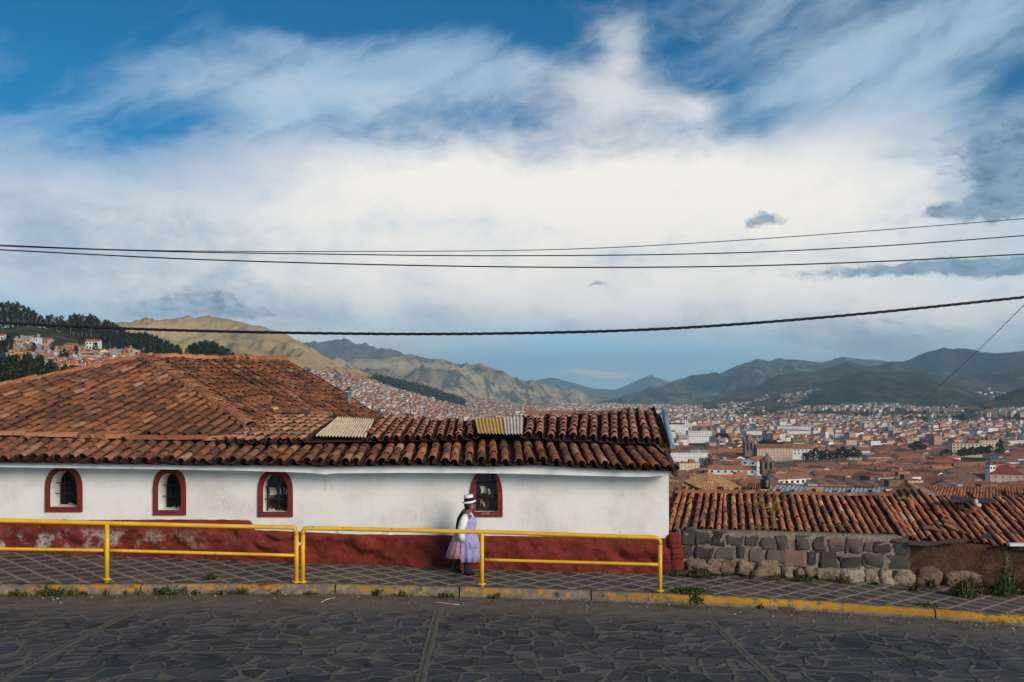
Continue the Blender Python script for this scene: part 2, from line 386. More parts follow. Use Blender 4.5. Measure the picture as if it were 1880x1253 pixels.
def lattice():
    def f(t):
        uv = t.n('TexCoord', out=None).outputs['UV']
        wob = t.sc(t.vm('SUBTRACT', t.n('TexNoise', {'Vector': uv, 'Scale': 2.2, 'Detail': 2.0}, out=1), (.5, .5, .5)), .09)
        q = t.n('VectorRotate', {'Vector': t.vm('ADD', uv, wob), 'Angle': R(45)}, rotation_type='Z_AXIS')
        q = t.sc(q, 1 / .37)
        fr = t.vm('FRACTION', q); ce = t.vm('FLOOR', q)
        fx, fy = t.n('SeparateXYZ', {0: fr}, out=0), t.n('SeparateXYZ', {0: fr}, out=1)
        e = t.math('MINIMUM', t.math('MINIMUM', fx, t.math('SUBTRACT', 1.0, fx)), t.math('MINIMUM', fy, t.math('SUBTRACT', 1.0, fy)))
        fine = t.noise(uv, 24.0, 6, .65); mid = t.noise(uv, 2.2, 5, .6)
        g = t.step(t.math('ADD', e, t.math('MULTIPLY', t.math('SUBTRACT', fine, .5), .06)), .115, .075)
        rn = t.n('TexWhiteNoise', {'Vector': ce}, out=0)
        st = t.ramp(rn, [(0, (.040, .032, .034)), (.35, (.070, .055, .052)), (.6, (.062, .058, .062)), (.8, (.098, .066, .058)), (1, (.115, .092, .080))])
        st = t.mix(t.math('MULTIPLY', t.step(fine, .4, .75), .45), st, (.15, .12, .10))
        c = t.mix(g, st, t.mix(t.step(fine, .35, .7), (.20, .155, .12), (.34, .27, .21)))
        dust = t.step(mid, .56, .74)
        c = t.mix(t.math('MULTIPLY', dust, .6), c, (.17, .135, .108))
        h = t.math('ADD', t.math('SUBTRACT', 1.0, g), t.math('MULTIPLY', fine, .4))
        return c, h
    return material('lattice_stone_paving', f, .85, .25, (.7, .02))
strip('pavement', lattice(), lambda x, s: (lambda y0, y1: (Vector((x, lerp(y0, y1, s), hs(x) + .006 * noise.noise(Vector((x * 2, s * 3, 0))) + (.03 if s > .97 else 0))), (x, lerp(y0, y1, s))))(yk(x) + .17, ysw(x)), -32, 34, 132, 10)

def kerb_mat():
    def f(t):
        p = pos(t); uv = t.n('TexCoord', out=None).outputs['UV']
        u, v = t.n('SeparateXYZ', {0: uv}, out=0), t.n('SeparateXYZ', {0: uv}, out=1)
        n = t.noise(p, 7.0, 7, .7); n2 = t.noise(p, 1.0, 3); fine = t.noise(p, 40.0, 4, .65)
        conc = t.mix(t.step(n, .35, .7), (.15, .115, .09), (.25, .205, .16))
        conc = t.mix(t.step(t.noise(p, 3.0, 5, .6), .55, .68), conc, (.065, .048, .038))
        yl = t.mix(t.step(n2, .35, .7), (.46, .24, .016), (.33, .155, .014))
        thr = t.math('ADD', t.math('MULTIPLY', t.step(u, 2.0, 3.6), -.085), .53)
        keep = t.step(t.math('SUBTRACT', t.math('ADD', t.math('MULTIPLY', n, .62), t.math('MULTIPLY', n2, .38)), thr), -.04, .03)
        mid = t.math('MULTIPLY', t.step(v, .30, .42), t.math('SUBTRACT', 1.0, t.math('MULTIPLY', t.step(v, .62, .72), t.step(n, .54, .48))))
        keep = t.math('MULTIPLY', keep, mid)
        c = t.mix(keep, conc, yl)
        c = t.mix(t.math('MULTIPLY', t.step(v, .28, .10), .7), c, (.055, .043, .035))
        c = t.mix(t.math('MULTIPLY', t.step(fine, .6, .7), .35), c, (.30, .25, .20))
        return c, t.math('ADD', n, t.math('MULTIPLY', fine, .3))
    return material('worn_yellow_kerb', f, .88, .2, (.7, .03))
KM = kerb_mat()
def kerb():
    """blocks of unequal length with a dark crack between"""
    xs = [-32, -24, -18, -12.4, -9.2, -6.1, -3.0, -.9, 1.35, 3.02, 7.05, 11, 16, 22, 28, 34]
    m = MB(); m.uv = []
    prof = [(-.012, -KH - .08, 0), (-.012, -KH, .15), (0, -.05, .55), (.012, -.014, .66), (.04, .006, .74), (.17, .008, .95), (.185, -.1, 1)]
    for k, (a, b) in enumerate(zip(xs, xs[1:])):
        n = max(6, int((b - a) * 7)); rings = []
        for i in range(n + 1):
            x = lerp(a + .012, b - .012, i / n); y = yk(x); r = []
            for d, z, v in prof:
                w = .014 * noise.noise(Vector((x * 3.1, v * 4, k))) + .02 * noise.noise(Vector((x * .9, v, k + 9)))
                chip = max(0, noise.noise(Vector((x * 4.3, 7.7, k))) - .32) * .12 if .5 < v < .8 else 0
                r.append(Vector((x, y + d + w + chip, hs(x) + z - chip * .8 + (w * .4 if v > .2 else 0)))); m.uv.append((x, v))
            rings.append(r)
        m.loft(rings, 0, True, closed=False)
    return tag(m.build('kerb', KM), kind='structure')
kerb()
# the ground under and behind everything close by
def near_ground():
    def f(t):
        p = pos(t); n = t.noise(p, .8, 6, .65)
        return t.mix(t.step(n, .35, .65), (.10, .065, .042), (.075, .075, .035)), n
    mat = material('bare_earth', f, .95, .1, (.6, .1))
    def fn(u, v):
        x = lerp(-60, 80, u); y = lerp(-14, 60, v)
        if y < ysw(x): z = hs(x) - .55
        else: z = hs(x) - .5 - min(6, (y - ysw(x)) * .22)
        return Vector((x, y, z))
    m = MB(); m.grid(fn, 70, 74); return tag(m.build('ground', mat), kind='structure')
near_ground()

# loose grit and pebbles in the gutter
def gravel():
    m = MB(); r = random.Random(3)
    for k in range(620):
        x = r.uniform(-11, 11); d = abs(r.gauss(0, .33)) + .02; s = r.choice([.012, .016, .02, .028]) * r.uniform(.6, 1.3)
        z = road_z(x, d); y = yk(x) - d
        m.lump((x, y, z + s * .3), (s * r.uniform(1, 2), s * r.uniform(1, 1.6), s), k, 0, (6, 4), .3, .9)
    mat = material('pebble', lambda t: (t.ramp(isl(t), [(0, (.05, .04, .035)), (.6, (.13, .105, .09)), (.9, (.22, .19, .165)), (1, (.40, .38, .35))]),), .9)
    return tag(m.build('gravel', mat), 'scattered grit and pale pebbles in the gutter below the kerb', 'gravel', kind='stuff')
gravel()

# ================================================================ roof tiling
def tile_patch(m, P, ncol, nrow, rnd_, over=.32, rfac=.33, lift=.035, mask=None, jit=1.0, seg=6, pan=True, lo=0.0, flat=.92, cm=0, ph=.3, pflat=.92):
    """barrel tiles over P(u, v): u along the eave, v up the slope; columns run at constant u. Cover tiles use material 0, pans 1"""
    du = .5 / ncol
    def frame(u, v):
        p = P(u, v); t = (P(u, v + .02) - P(u, v - .02)).normalized(); s = P(u + du, v) - P(u - du, v); w = s.length
        s = (s - t * s.dot(t)).normalized(); n = s.cross(t).normalized()
        if n.z < 0: n = -n
        return p, t, s, n, w
    def shell(u, v0, v1, r0, r1, up, th, h0, h1, du_, roll):
        a = frame(u + du_, v0); b = frame(u + du_ * .4, v1); vs = []
        for (p, t, s, n, w), r_, h in ((a, r0, h0), (b, r1, h1)):
            for rr in (r_ * w, r_ * w - th):
                for k in range(seg + 1):
                    an = math.pi * k / seg + roll; c, q = math.cos(an), math.sin(an)
                    vs.append(p + s * (c * rr) + n * ((q * rr * (flat if up > 0 else pflat) * up) + h))
        g = seg + 1; fs = []; sm = []
        for k in range(seg):
            fs.append((k, k + 1, 2 * g + k + 1, 2 * g + k)); sm.append(True)
            fs.append((k, g + k, g + k + 1, k + 1)); sm.append(False)
        mi = cm if up > 0 else 1
        b0 = len(m.v); m.v.extend(vs)
        for f, s_ in zip(fs, sm): m.f.append([i + b0 for i in f]); m.m.append(mi); m.s.append(s_)
    g = rnd_.gauss
    for i in range(ncol + 1):
        cj = g(0, .07) * jit / ncol; cph = rnd_.uniform(-ph, ph) * jit
        for j in range(nrow + 1):
            dv = 1 / nrow
            if pan:
                u, v0 = i / ncol, (j + cph * .5) * dv + lo
                if (mask is None or mask(u, v0 + .5 * dv)) and v0 < 1:
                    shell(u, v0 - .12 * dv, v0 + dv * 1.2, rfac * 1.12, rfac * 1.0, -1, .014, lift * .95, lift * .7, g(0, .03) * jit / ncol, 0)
            if i < ncol:
                u, v0 = (i + .5) / ncol + cj, (j + cph + g(0, .05) * jit) * dv + lo
                if v0 + dv * .6 > 1.02 or (mask is not None and not mask(u, v0 + .45 * dv)): continue
                if j == 0: v0 = max(v0, lo - .02 - .04 * rnd_.random())
                r0 = rfac * (1.06 + g(0, .045) * jit)
                shell(u, v0, min(v0 + dv * (1 + over), 1.03), r0, r0 * .84, 1, .016, lift * (1.25 + abs(g(0, .18)) * jit), lift * .45, g(0, .05) * jit / ncol, g(0, .05) * jit)
def bil(bl, br, tl, tr, sag=0.0, seed=0):
    def P(u, v):
        p = lerp(lerp(bl, br, u), lerp(tl, tr, u), v)
        if sag: p = p + Vector((0, 0, sag * noise.noise(Vector((u * 5 + seed, v * 1.5, seed * 3.3)))))
        return p
    return P
def ridge_tiles(m, pts, r, n, rnd_, mi=0):
    """a row of barrel tiles laid along a ridge or a hip"""
    pts = [Vector(p) for p in pts]; L = [0]
    for a, b in zip(pts, pts[1:]): L.append(L[-1] + (b - a).length)
    def at(s):
        s = min(max(s, 0), L[-1])
        for k in range(len(pts) - 1):
            if s <= L[k + 1]: return lerp(pts[k], pts[k + 1], (s - L[k]) / (L[k + 1] - L[k]))
        return pts[-1]
    for k in range(n):
        a, b = at(L[-1] * k / n), at(L[-1] * (k + 1.22) / n); t = (b - a).normalized(); s = t.cross(Vector((0, 0, 1))).normalized(); nn = s.cross(t)
        j = rnd_.gauss(0, .02); vs = []
        for p, rr, h in ((a, r * .9, .0), (b, r * 1.08, .022)):
            for q in (rr, rr - .016):
                for i in range(7):
                    an = math.pi * i / 6; vs.append(p + s * (math.cos(an) * q + j) + nn * (math.sin(an) * q * .85 + h + j * .4))
        fs = []; sm = []
        for i in range(6):
            fs += [(i, i + 1, 14 + i + 1, 14 + i), (i, 7 + i, 8 + i, i + 1), (14 + i, 21 + i, 22 + i, 15 + i)]; sm += [False, False, False]
        b0 = len(m.v); m.v.extend(vs)
        for f, s_ in zip(fs, sm): m.f.append([i + b0 for i in f]); m.m.append(mi); m.s.append(s_)

# ================================================================ the white house
HOUSE = empty('house', (-4, YW, -3.45), 'long whitewashed house with sagging clay tile roofs and a rough red base', 'house')
def top_z(x): return -1.60 - .0115 * (x + 9.5)          # top of the wall, hidden behind the fascia
XR = I(1228, 900, YW).x
# window outlines in photograph pixels: (x0, x1, crown y, spring y, base y)
WIN = [dict(o=(84, 152, 857, 897, 940), i=(92, 143, 865, 902, 931), dep=.42, kind=0),
       dict(o=(282, 342, 859, 897, 946), i=(290, 333, 869, 902, 937), dep=.46, kind=0),
       dict(o=(474, 538, 862, 902, 949), i=(483, 529, 871, 905, 940), dep=.26, kind=1),
       dict(o=(863, 923, 862, 915, 949), i=(872, 914, 864, 912, 940), dep=.12, kind=2)]
def arch(o, y, n=12):
    """closed outline, counter-clockwise as the photograph shows it, of an arched opening"""
    x0, x1, yc, ys, yb = o; mx = (x0 + x1) / 2; hw = (x1 - x0) / 2; P = [I(x0, yb, YW), I(x1, yb, YW)]
    for k in range(n + 1):
        a = math.pi * k / n
        P.append(I(mx + hw * math.copysign(abs(math.cos(a)) ** .85, math.cos(a)), ys - (ys - yc) * math.sin(a) ** .85, YW))
    for p in P: p.y = y
    return P
def WP(px, py, y):
    p = I(px, py, YW); p.y = y; return p
def build_wall():
    m = MB(); zb = -4.4; X0 = -19.0; cuts = []
    for w in WIN: cuts.append((I(w['o'][0], 0, YW).x + .06, I(w['o'][1], 0, YW).x - .06, w))
    x = X0
    def rect(a, b): m.quad(Vector((a, YW, zb)), Vector((b, YW, zb)), Vector((b, YW, top_z(b) + .1)), Vector((a, YW, top_z(a) + .1)))
    for a, b, w in cuts:
        rect(x, a); hole = arch(w['i'], YW); outer = [Vector((a, YW, zb)), Vector((b, YW, zb)), Vector((b, YW, top_z(b) + .1)), Vector((a, YW, top_z(a) + .1))]
        a2 = [Vector((p.x, p.z, 0)) for p in outer]; b2 = [Vector((p.x, p.z, 0)) for p in hole]
        tris = tessellate_polygon([a2, b2]); al = outer + hole
        m.add(al, [tuple(t) for t in tris]); x = b
    rect(x, XR)
    m.quad(Vector((XR, YW, zb)), Vector((XR, YW + 4.6, zb)), Vector((XR, YW + 4.6, -1.5)), Vector((XR, YW, top_z(XR) + .1)))
    m.quad(Vector((XR, YW + 4.6, zb)), Vector((-13, YW + 11, zb)), Vector((-13, YW + 11, -1.5)), Vector((XR, YW + 4.6, -1.5)))
    return m.build('wall', WHITE, HOUSE)
build_wall()
def build_window(w):
    m = MB(); oi = arch(w['i'], YW); oo = arch(w['i'], YW + w['dep']); n = len(oi)
    for k in range(n): m.add([oi[k], oi[(k + 1) % n], oo[(k + 1) % n], oo[k]], [(0, 1, 2, 3)])
    win = m.build('window', WHITE, HOUSE)
    m = MB(); A = arch(w['o'], YW - .035); B = arch(w['i'], YW - .035); A0 = [p + Vector((0, .055, 0)) for p in A]; B0 = [p + Vector((0, .045, 0)) for p in B]
    for k in range(n):
        q = (k + 1) % n
        for quad in ((A[k], A[q], B[q], B[k]), (A0[k], A0[q], A[q], A[k]), (B[k], B[q], B0[q], B0[k])): m.add(list(quad), [(0, 1, 2, 3)])
    fr = m.build('frame', REDF, win); fr.location = (0, 0, 0)
    yb = YW + w['dep'] + .004
    m = MB(); g = arch(w['i'], yb); m.add([p for p in g], [tuple(range(n))]); gl = m.build('pane', GLASS if w['kind'] else DARK, win); gl.location = (0, 0, 0)
    m = MB(); x0, x1, yc, ys, ybm = w['i']; y = YW + w['dep'] * (.55 if w['kind'] == 0 else .5)
    if w['kind'] == 0:
        xa = lerp(x0, x1, .02); hy = (lerp(yc, ybm, .36), lerp(yc, ybm, .66)); vx = ()
        for q in hy: m.tube([WP(x0 - 1, q, y), WP(x1 + 1, q, y)], .009, 6)
        yy = YW + w['dep'] - .03
        for q in (.20, .62, .93):
            m.tube([WP(lerp(x0, x1, q), ybm + 2, yy), WP(lerp(x0, x1, q), yc + 8, yy)], .012, 6)
    else:
        for q in (.36, .68) if w['kind'] == 1 else (.30, .63): m.tube([WP(x0 - 1, lerp(yc, ybm, q), y), WP(x1 + 1, lerp(yc, ybm, q), y)], .013, 6)
        for q in (.12, .58, .82) if w['kind'] == 1 else (.06, .52, .76): m.tube([WP(lerp(x0, x1, q), ybm + 1, y), WP(lerp(x0, x1, q), yc + 5, y)], .012, 6)
    b = m.build('bars', IRON, win); b.location = (0, 0, 0)
    return win
WINS = [build_window(w) for w in WIN]
# crumbs of broken glass and rubbish on the sills, a pale curtain, the scratched letters
LIT = plain('pale_rag', (.48, .46, .42), .3, 9); CHALK = plain('chalk', (.62, .58, .54), .1, 9)
def sill_litter(w, win, seed):
    r = random.Random(seed); x0, x1, yc, ys, yb = w['i']
    for k in range(9):
        x = lerp(x0, x1, r.uniform(.35 if w['kind'] == 0 else .05, .95)); y = YW + w['dep'] * r.uniform(.7, .93); p = I(x, yb, YW); s = r.uniform(.02, .045)
        m = MB(); m.lump((p.x, y, p.z + s * .35), (s, s * .7, s), seed * 10 + k, 0, (6, 4), .4, .8)
        o = m.build('shard', LIT, win); o.location = (0, 0, 0)
for k in (0, 1, 2): sill_litter(WIN[k], WINS[k], k + 1)
def curtain(win, w, spots):
    yb = YW + w['dep'] - .006
    for (a, b, c, d) in spots:
        m = MB(); m.grid(lambda u, v: WP(lerp(a, b, u) + 1.2 * math.sin(v * 5), lerp(d, c, v), yb - .004 - .004 * math.sin(u * 9)), 6, 6)
        o = m.build('curtain', LIT, win); o.location = (0, 0, 0)
curtain(WINS[2], WIN[2], [(489, 502, 896, 912), (506, 510, 894, 911), (515, 521, 896, 911)])
curtain(WINS[3], WIN[3], [(882, 892, 894, 907), (896, 901, 899, 909)])
def letters(strokes, y, r, win, name, mat):
    m = MB()
    for s in strokes: m.tube([I(px, py, y) for px, py in s], r, 5)
    o = m.build(name, mat, win); o.location = (0, 0, 0)
letters([[(884.5, 945.2), (886.2, 941.2), (888, 945.2)], [(885.2, 943.8), (887.4, 943.8)], [(889.6, 945.2), (889.9, 941.4), (891.6, 943.6), (893.2, 941.3), (893.6, 945.1)],
         [(898.3, 941.9), (896.6, 941.2), (895.3, 942.6), (895.3, 944.2), (896.7, 945.1), (898.4, 944.6)]], YW - .04, .0035, WINS[3], 'lettering', CHALK)
letters([[(881, 930), (884, 917), (888, 924), (882, 922)], [(884, 920), (889, 931), (890, 925), (886, 926)], [(888, 921), (890, 931)]], YW + .045, .003, WINS[3], 'scrawl', CHALK)

def build_plinth():
    """rough red stonework: higher west of the step at px 465, lower east of it"""
    m = MB()
    def topy(px): return tab([(-200, 950), (0, 956), (200, 956), (330, 955), (455, 956), (464, 960), (466, 974), (560, 978), (640, 982), (900, 985), (1180, 988), (1232, 990)], px)
    xa, xb = -19.0, XR + .02; nx, nz = 620, 26
    def fn(u, v):
        x = lerp(xa, xb, u); px = CX + x / YW * FPX; zt = (HY - topy(px)) / FPX * (YW - .08); zb = hs(x) - .1
        b = noise.noise(Vector((x * 1.5, v * 2.2, 4))) * .07 + noise.noise(Vector((x * 4, v * 4, 9))) * .055 + noise.noise(Vector((x * 9, v * 9, 9))) * .022 + abs(noise.noise(Vector((x * 1.9, v * 2.2, 33)))) * .13 - .03
        lip = max(0, (v - .86) / .14) ** 2
        return Vector((x, YW - .075 - b * (1 - lip) - .05 * (1 - v) + lip * .068, lerp(zb, zt, v) + .012 * noise.noise(Vector((x * 5, 0, 1))) * v))
    m.grid(fn, nx, nz, 0, True)
    o = m.build('plinth', RED, HOUSE)
    m = MB(); r = random.Random(5)                               # the red corner stones past the wall's end
    for k, (px, py, w, h) in enumerate([(1237, 993, 26, 26), (1241, 1015, 24, 26), (1239, 1037, 28, 26), (1233, 1052, 26, 14)]):
        p = I(px, py, YW + .02); m.lump(p, (w / FPX * YW * 1.05, .34, h / FPX * YW * 1.1), k + 40, 0, (14, 9), .35, .62)
    m.build('corner_stones', RED, HOUSE)
build_plinth()
def build_fascia():
    m = MB(); Y = 18.48
    lo = [(-160, 854), (0, 858), (300, 862), (440, 864.5), (560, 868), (600, 871.5), (612, 869.5), (720, 868.5), (880, 869), (1000, 871.5), (1100, 874.5), (1190, 876), (1206, 874.5), (1233, 873.5)]
    hi = [(-160, 844), (0, 848), (300, 852), (560, 855), (850, 854), (1000, 855), (1100, 859), (1233, 863)]
    pts = [-160 + k * 8 for k in range(175)]; pts = [p for p in pts if p < 1232] + [1233]
    fr = [[I(p, tab(lo, p) + .35 * noise.noise(Vector((p * .03, 0, 0))), Y), I(p, tab(hi, p), Y)] for p in pts]
    rings = [[a + Vector((0, .46, .015)), a + Vector((0, .02, -.004)), a, b, b + Vector((0, .46, 0))] for a, b in fr]
    for q in range(len(rings) - 1):
        for k in range(4): m.add([rings[q][k], rings[q + 1][k], rings[q + 1][k + 1], rings[q][k + 1]], [(0, 1, 2, 3)])
    m.add([rings[-1][k] for k in (1, 2, 3, 4)] + [rings[-1][0]], [(0, 1, 2, 3, 4)])
    m.build('fascia', FASCIA, HOUSE)
build_fascia()

rr = random.Random(11)
# the lower strip along the whole eave
EA = [(-160, 837), (0, 845), (300, 849), (560, 852), (700, 851), (850, 851), (980, 851), (1100, 856), (1180, 859), (1240, 861)]
TA = [(-160, 801), (0, 805), (200, 809), (400, 814), (480, 819), (600, 818), (850, 814), (1000, 812), (1100, 813), (1240, 821)]
def strip_P(u, v):
    x0 = lerp(-12.2, 3.0, u); px = CX + x0 / 18.36 * FPX
    a = I(px, tab(EA, px), 18.36)
    skew = tab([(-12, .12), (-4, .10), (-1, 0), (1, -.10), (3, -.27)], x0)
    zt = (HY - tab(TA, px)) / FPX * 19.42
    b = Vector((x0 + skew, 19.42, zt))
    return lerp(a, b, v) + Vector((0, 0, .02 * noise.noise(Vector((x0 * .8, v, 0))) - .012 * math.sin(math.pi * v)))
m = MB(); tile_patch(m, strip_P, 66, 3, rr, over=.40, rfac=.32, jit=1.0, pflat=.5)
# right-hand upper roof
URP = bil(I(962, 803, 19.1), I(1216, 815, 19.1), I(966, 767, 20.5), I(1199, 757, 20.5), .03, 2)
def URP2(u, v):
    p = URP(u, v); k = math.sin(math.pi * u) * .10 * v
    return p + Vector((k, 0, 0))
tile_patch(m, URP2, 13, 6, rr, over=.35, lift=.05, rfac=.32, jit=.9, cm=2)
front = m
# left-hand upper roof, interrupted by two corrugated sheets
ULP = bil(I(405, 812, 19.12), I(874, 806, 19.12), I(505, 764, 21.3), I(870, 772, 21.0), .03, 5)
def ul_mask(u, v):
    p = ULP(u, v); px = CX + p.x / p.y * FPX; x0 = lerp(575, 618, v); x1 = lerp(672, 690, v)
    return not (x0 - 3 < px < x1 + 1)
tile_patch(m, ULP, 24, 7, rr, over=.35, lift=.045, rfac=.27, mask=ul_mask, jit=.9, cm=2)
ridge_tiles(m, [I(508, 760, 21.35), I(540, 758, 21.35), I(612, 766, 21.3)], .11, 5, rr)
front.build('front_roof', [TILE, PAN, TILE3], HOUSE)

# the main hipped roof behind
Apt, Bpt = I(265, 661, 25), I(527, 666, 28.5); Cpt, Hpt = I(712, 772, 23.36), I(440, 776, 20.4)
def plane_z(x, y): return -1.15 + .303 * (y - 19.4)
hip = (Hpt - Apt); H2 = Apt + hip * 1.22; C2 = Cpt + (Cpt - Bpt) * .18; 
def inside(poly, x, y):
    c = False; n = len(poly)
    for k in range(n):
        (xa, ya), (xb, yb) = poly[k], poly[(k + 1) % n]
        if (ya > y) != (yb > y) and x < (xb - xa) * (y - ya) / (yb - ya) + xa: c = not c
    return c
Lp = I(0, 715, 22.6); Lq = Lp + (Lp - Apt) * 2.2
POLY = [(-20, 19.2), (H2.x, 19.2), (Hpt.x, Hpt.y), (Apt.x, Apt.y), (Lp.x, Lp.y), (Lq.x, Lq.y), (-20, 19)]
def left_P(u, v):
    x0 = lerp(-15, -3.9, u); y = lerp(19.32, 25.4, v); x = x0 + .24 * (y - 19.32)
    return Vector((x, y, plane_z(x, y) + .05 * noise.noise(Vector((x * .5, y * .4, 2))) + .04))
m = MB(); tile_patch(m, left_P, 46, 15, rr, over=.34, rfac=.275, lift=.035, flat=.82, ph=.62, mask=lambda u, v: inside(POLY, left_P(u, v).x, left_P(u, v).y), jit=.8)
RP0 = bil(H2, C2, Apt, Bpt, .09, 8)
def RP(u, v): return RP0(u, v)
m2 = MB(); tile_patch(m2, RP, 20, 18, rr, over=.34, rfac=.30, ph=.5, lift=.045, jit=1.0)
for q in m2.v: m.v.append(q)
o0 = len(m.v) - len(m2.v)
m.f += [[i + o0 for i in f] for f in m2.f]; m.m += m2.m; m.s += m2.s
ridge_tiles(m, [Apt + Vector((0, 0, .06)), Hpt + Vector((0, 0, .07)), lerp(Apt, Hpt, 1.1) + Vector((0, 0, .05))], .14, 15, rr, 2)
ridge_tiles(m, [Apt + Vector((0, 0, .05)), Bpt + Vector((0, 0, .06))], .12, 11, rr, 2)
ridge_tiles(m, [Lq + Vector((0, 0, .04)), Lp + Vector((0, 0, .05)), Apt + Vector((0, 0, .05))], .11, 20, rr, 2)
# the row of ridge tiles laid flat along the break above the eave
ridge_tiles(m, [I(-150, 795, 19.3), I(0, 800, 19.3), I(200, 806, 19.3), I(300, 808, 19.25), I(420, 808, 19.25)], .10, 12, rr, 2)
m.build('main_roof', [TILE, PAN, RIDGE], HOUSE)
# boarding under the tiles, so that no gap shows sky
m = MB()
def under(P, d, nu, nv, mask=None): m.grid(lambda u, v: P(u, v) - Vector((0, 0, d)), nu, nv, 0, True)
under(strip_P, .05, 40, 3); under(URP2, .03, 10, 4); under(ULP, .03, 14, 4); under(RP, .05, 12, 12)
hb = [Vector((x, y, plane_z(x, y) - .06)) for x, y in ((-16, 19.3), (-4.85, 19.3), (Hpt.x, Hpt.y), (Apt.x, Apt.y), (Lp.x, Lp.y))]; hb.append(Lq - Vector((0, 0, .06)))
m.add(hb, [tuple(range(6))])
bk = Vector((-3.0, 31, -2.2))
m.add([Bpt - Vector((0, 0, .04)), Apt - Vector((0, 0, .04)), Lq - Vector((0, 0, .05)), Vector((-19, 27, -2.2)), Vector((-10, 34, -2.2)), bk, Cpt + Vector((0, 0, -.06))], [(0, 6, 5), (0, 5, 4), (0, 4, 1), (1, 4, 3, 2)])
e = Vector((0, 2.0, -1.0))
m.add([I(966, 768, 20.5), I(1206, 759, 20.5), I(1206, 759, 20.5) + e, I(966, 768, 20.5) + e, I(505, 766, 21.3) + e, I(505, 766, 21.3), I(870, 774, 21.0)], [(0, 1, 2, 3), (5, 6, 0, 3, 4)])
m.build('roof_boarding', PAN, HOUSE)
# corrugated sheets let into the tiles
def corr(name, bl, br, tl, tr, nw, mat, amp=.015, dz=.05):
    m = MB()
    def fn(u, v):
        p = lerp(lerp(bl, br, u), lerp(tl, tr, u), v); return p + Vector((0, 0, dz + amp * math.sin(u * nw * 2 * math.pi) + (.015 if v < .5 else 0)))
    m.grid(fn, nw * 8, 4, 0, True); return m.build(name, mat, HOUSE)
def sheet(name, a, b, rust):
    def f(t):
        p = pos(t); n = t.noise(p, 6.0, 6, .65); c = t.mix(t.step(n, .35, .7), a, b)
        c = t.mix(t.math('MULTIPLY', t.step(t.noise(p, 13.0, 6, .7), .58, .68), .8), c, rust); return c, n
    return material(name, f, .6, .3, (.2, .01))
SW = sheet('cream_fibre_sheet', (.66, .56, .42), (.50, .34, .19), (.20, .10, .05)); SY = sheet('yellow_fibre_sheet', (.62, .40, .10), (.50, .27, .05), (.22, .12, .05)); SG = sheet('white_fibre_sheet', (.62, .55, .44), (.50, .42, .32), (.25, .15, .08))
def corr_l(name, label, *a):
    o = corr(name, *a); o['label'] = label; return o
corr_l('roof_sheet', 'cream corrugated sheet with rust let into the tiles', I(578, 807, 19.1), I(672, 809, 19.1), I(620, 770, 20.6), I(688, 774, 20.6), 16, SW)
corr_l('roof_sheet', 'translucent yellow corrugated sheet let into the tiles', I(877, 802, 19.1), I(926, 803, 19.1), I(871, 773, 20.3), I(922, 771, 20.3), 8, SY)
corr_l('roof_sheet', 'dull white corrugated sheet beside the yellow one', I(927, 804, 19.08), I(960, 803, 19.08), I(923, 770, 20.3), I(961, 770, 20.3), 6, SG)
corr_l('roof_sheet', 'yellow corrugated offcut poking out under the gable edge', I(1214, 833, 19.0), I(1249, 832, 19.0), I(1208, 820, 19.6), I(1236, 822, 19.6), 7, SY)
OLDT = plain('old_timber', (.06, .045, .036), .3, 12)
m = MB(); m.tube([I(613, 767, 20.6), I(690, 772, 20.6)], .035, 6); m.build('ridge_batten', OLDT, HOUSE)
m = MB(); m.tube([I(868, 774, 20.35), I(908, 769, 20.35), I(962, 769, 20.35)], .03, 6); m.build('ridge_batten', OLDT, HOUSE)
m = MB(); m.box(I(1085, 757.5, 20.62), (2.7, .06, .07), 0)
m.build('ridge_board', TILE2, HOUSE)
BLUE = plain('blue_grey_metal', (.20, .27, .33), .3, 9, .5, .5)
m = MB(); m.tube([I(1219, 758, 20.3), I(1224, 780, 19.9), I(1235, 821, 19.05)], .055, 8); m.tube([I(1223, 757, 20.35), I(1229, 775, 20.0)], .03, 6)
pl = m.build('gutter_pipe', BLUE, HOUSE)
DW = plain('barge_timber', (.07, .038, .028), .35, 8)
m = MB()
for a, b, c in ((I(1219, 826, 18.9), I(1236, 862, 18.4), .08), (I(1203, 760, 20.5), I(1222, 822, 19.1), .10)):
    m.add([a, b, b - Vector((0, 0, .13)), a - Vector((0, 0, .13)), a + Vector((c, 0, 0)), b + Vector((c, 0, 0)), b + Vector((c, 0, -.13)), a + Vector((c, 0, -.13))], [(0, 1, 2, 3), (4, 5, 6, 7), (0, 4, 5, 1), (3, 2, 6, 7), (1, 5, 6, 2)])
m.build('bargeboard', DW, HOUSE)
# small vent pipe on the far slope
def vent():
    o = I(640, 741, 24.2); m = MB(); m.tube([o - Vector((0, 0, .25)), o + Vector((0, 0, .27))], .068, 12)
    v = m.build('vent_pipe', plain('dull_zinc', (.12, .13, .14), .3, 14, .5, .5), HOUSE)
    m = MB(); c = o + Vector((0, 0, .30)); m.loft([[c + Vector((math.cos(a) * r_, math.sin(a) * r_, z)) for a in [k * math.pi / 7 for k in range(14)]] for r_, z in ((.07, .0), (.135, 0), (.05, .055), (.012, .10))], 0, True, caps=(True, True))
    h = m.build('cowl', plain('dark_zinc', (.045, .05, .055), .3, 14, .5, .5), v); h.location = (0, 0, 0)
vent()
m = MB(); m.lump(I(503, 751, 21.9), (.22, .2, .09), 3, 0, (8, 6), .3, .7)
m.build('roof_patch', plain('yellow_rag', (.55, .33, .06), .3, 9), HOUSE)
m = MB(); m.box(I(490, 752, 21.95), (.10, .1, .12)); m.build('roof_vent_hole', DARK, HOUSE)

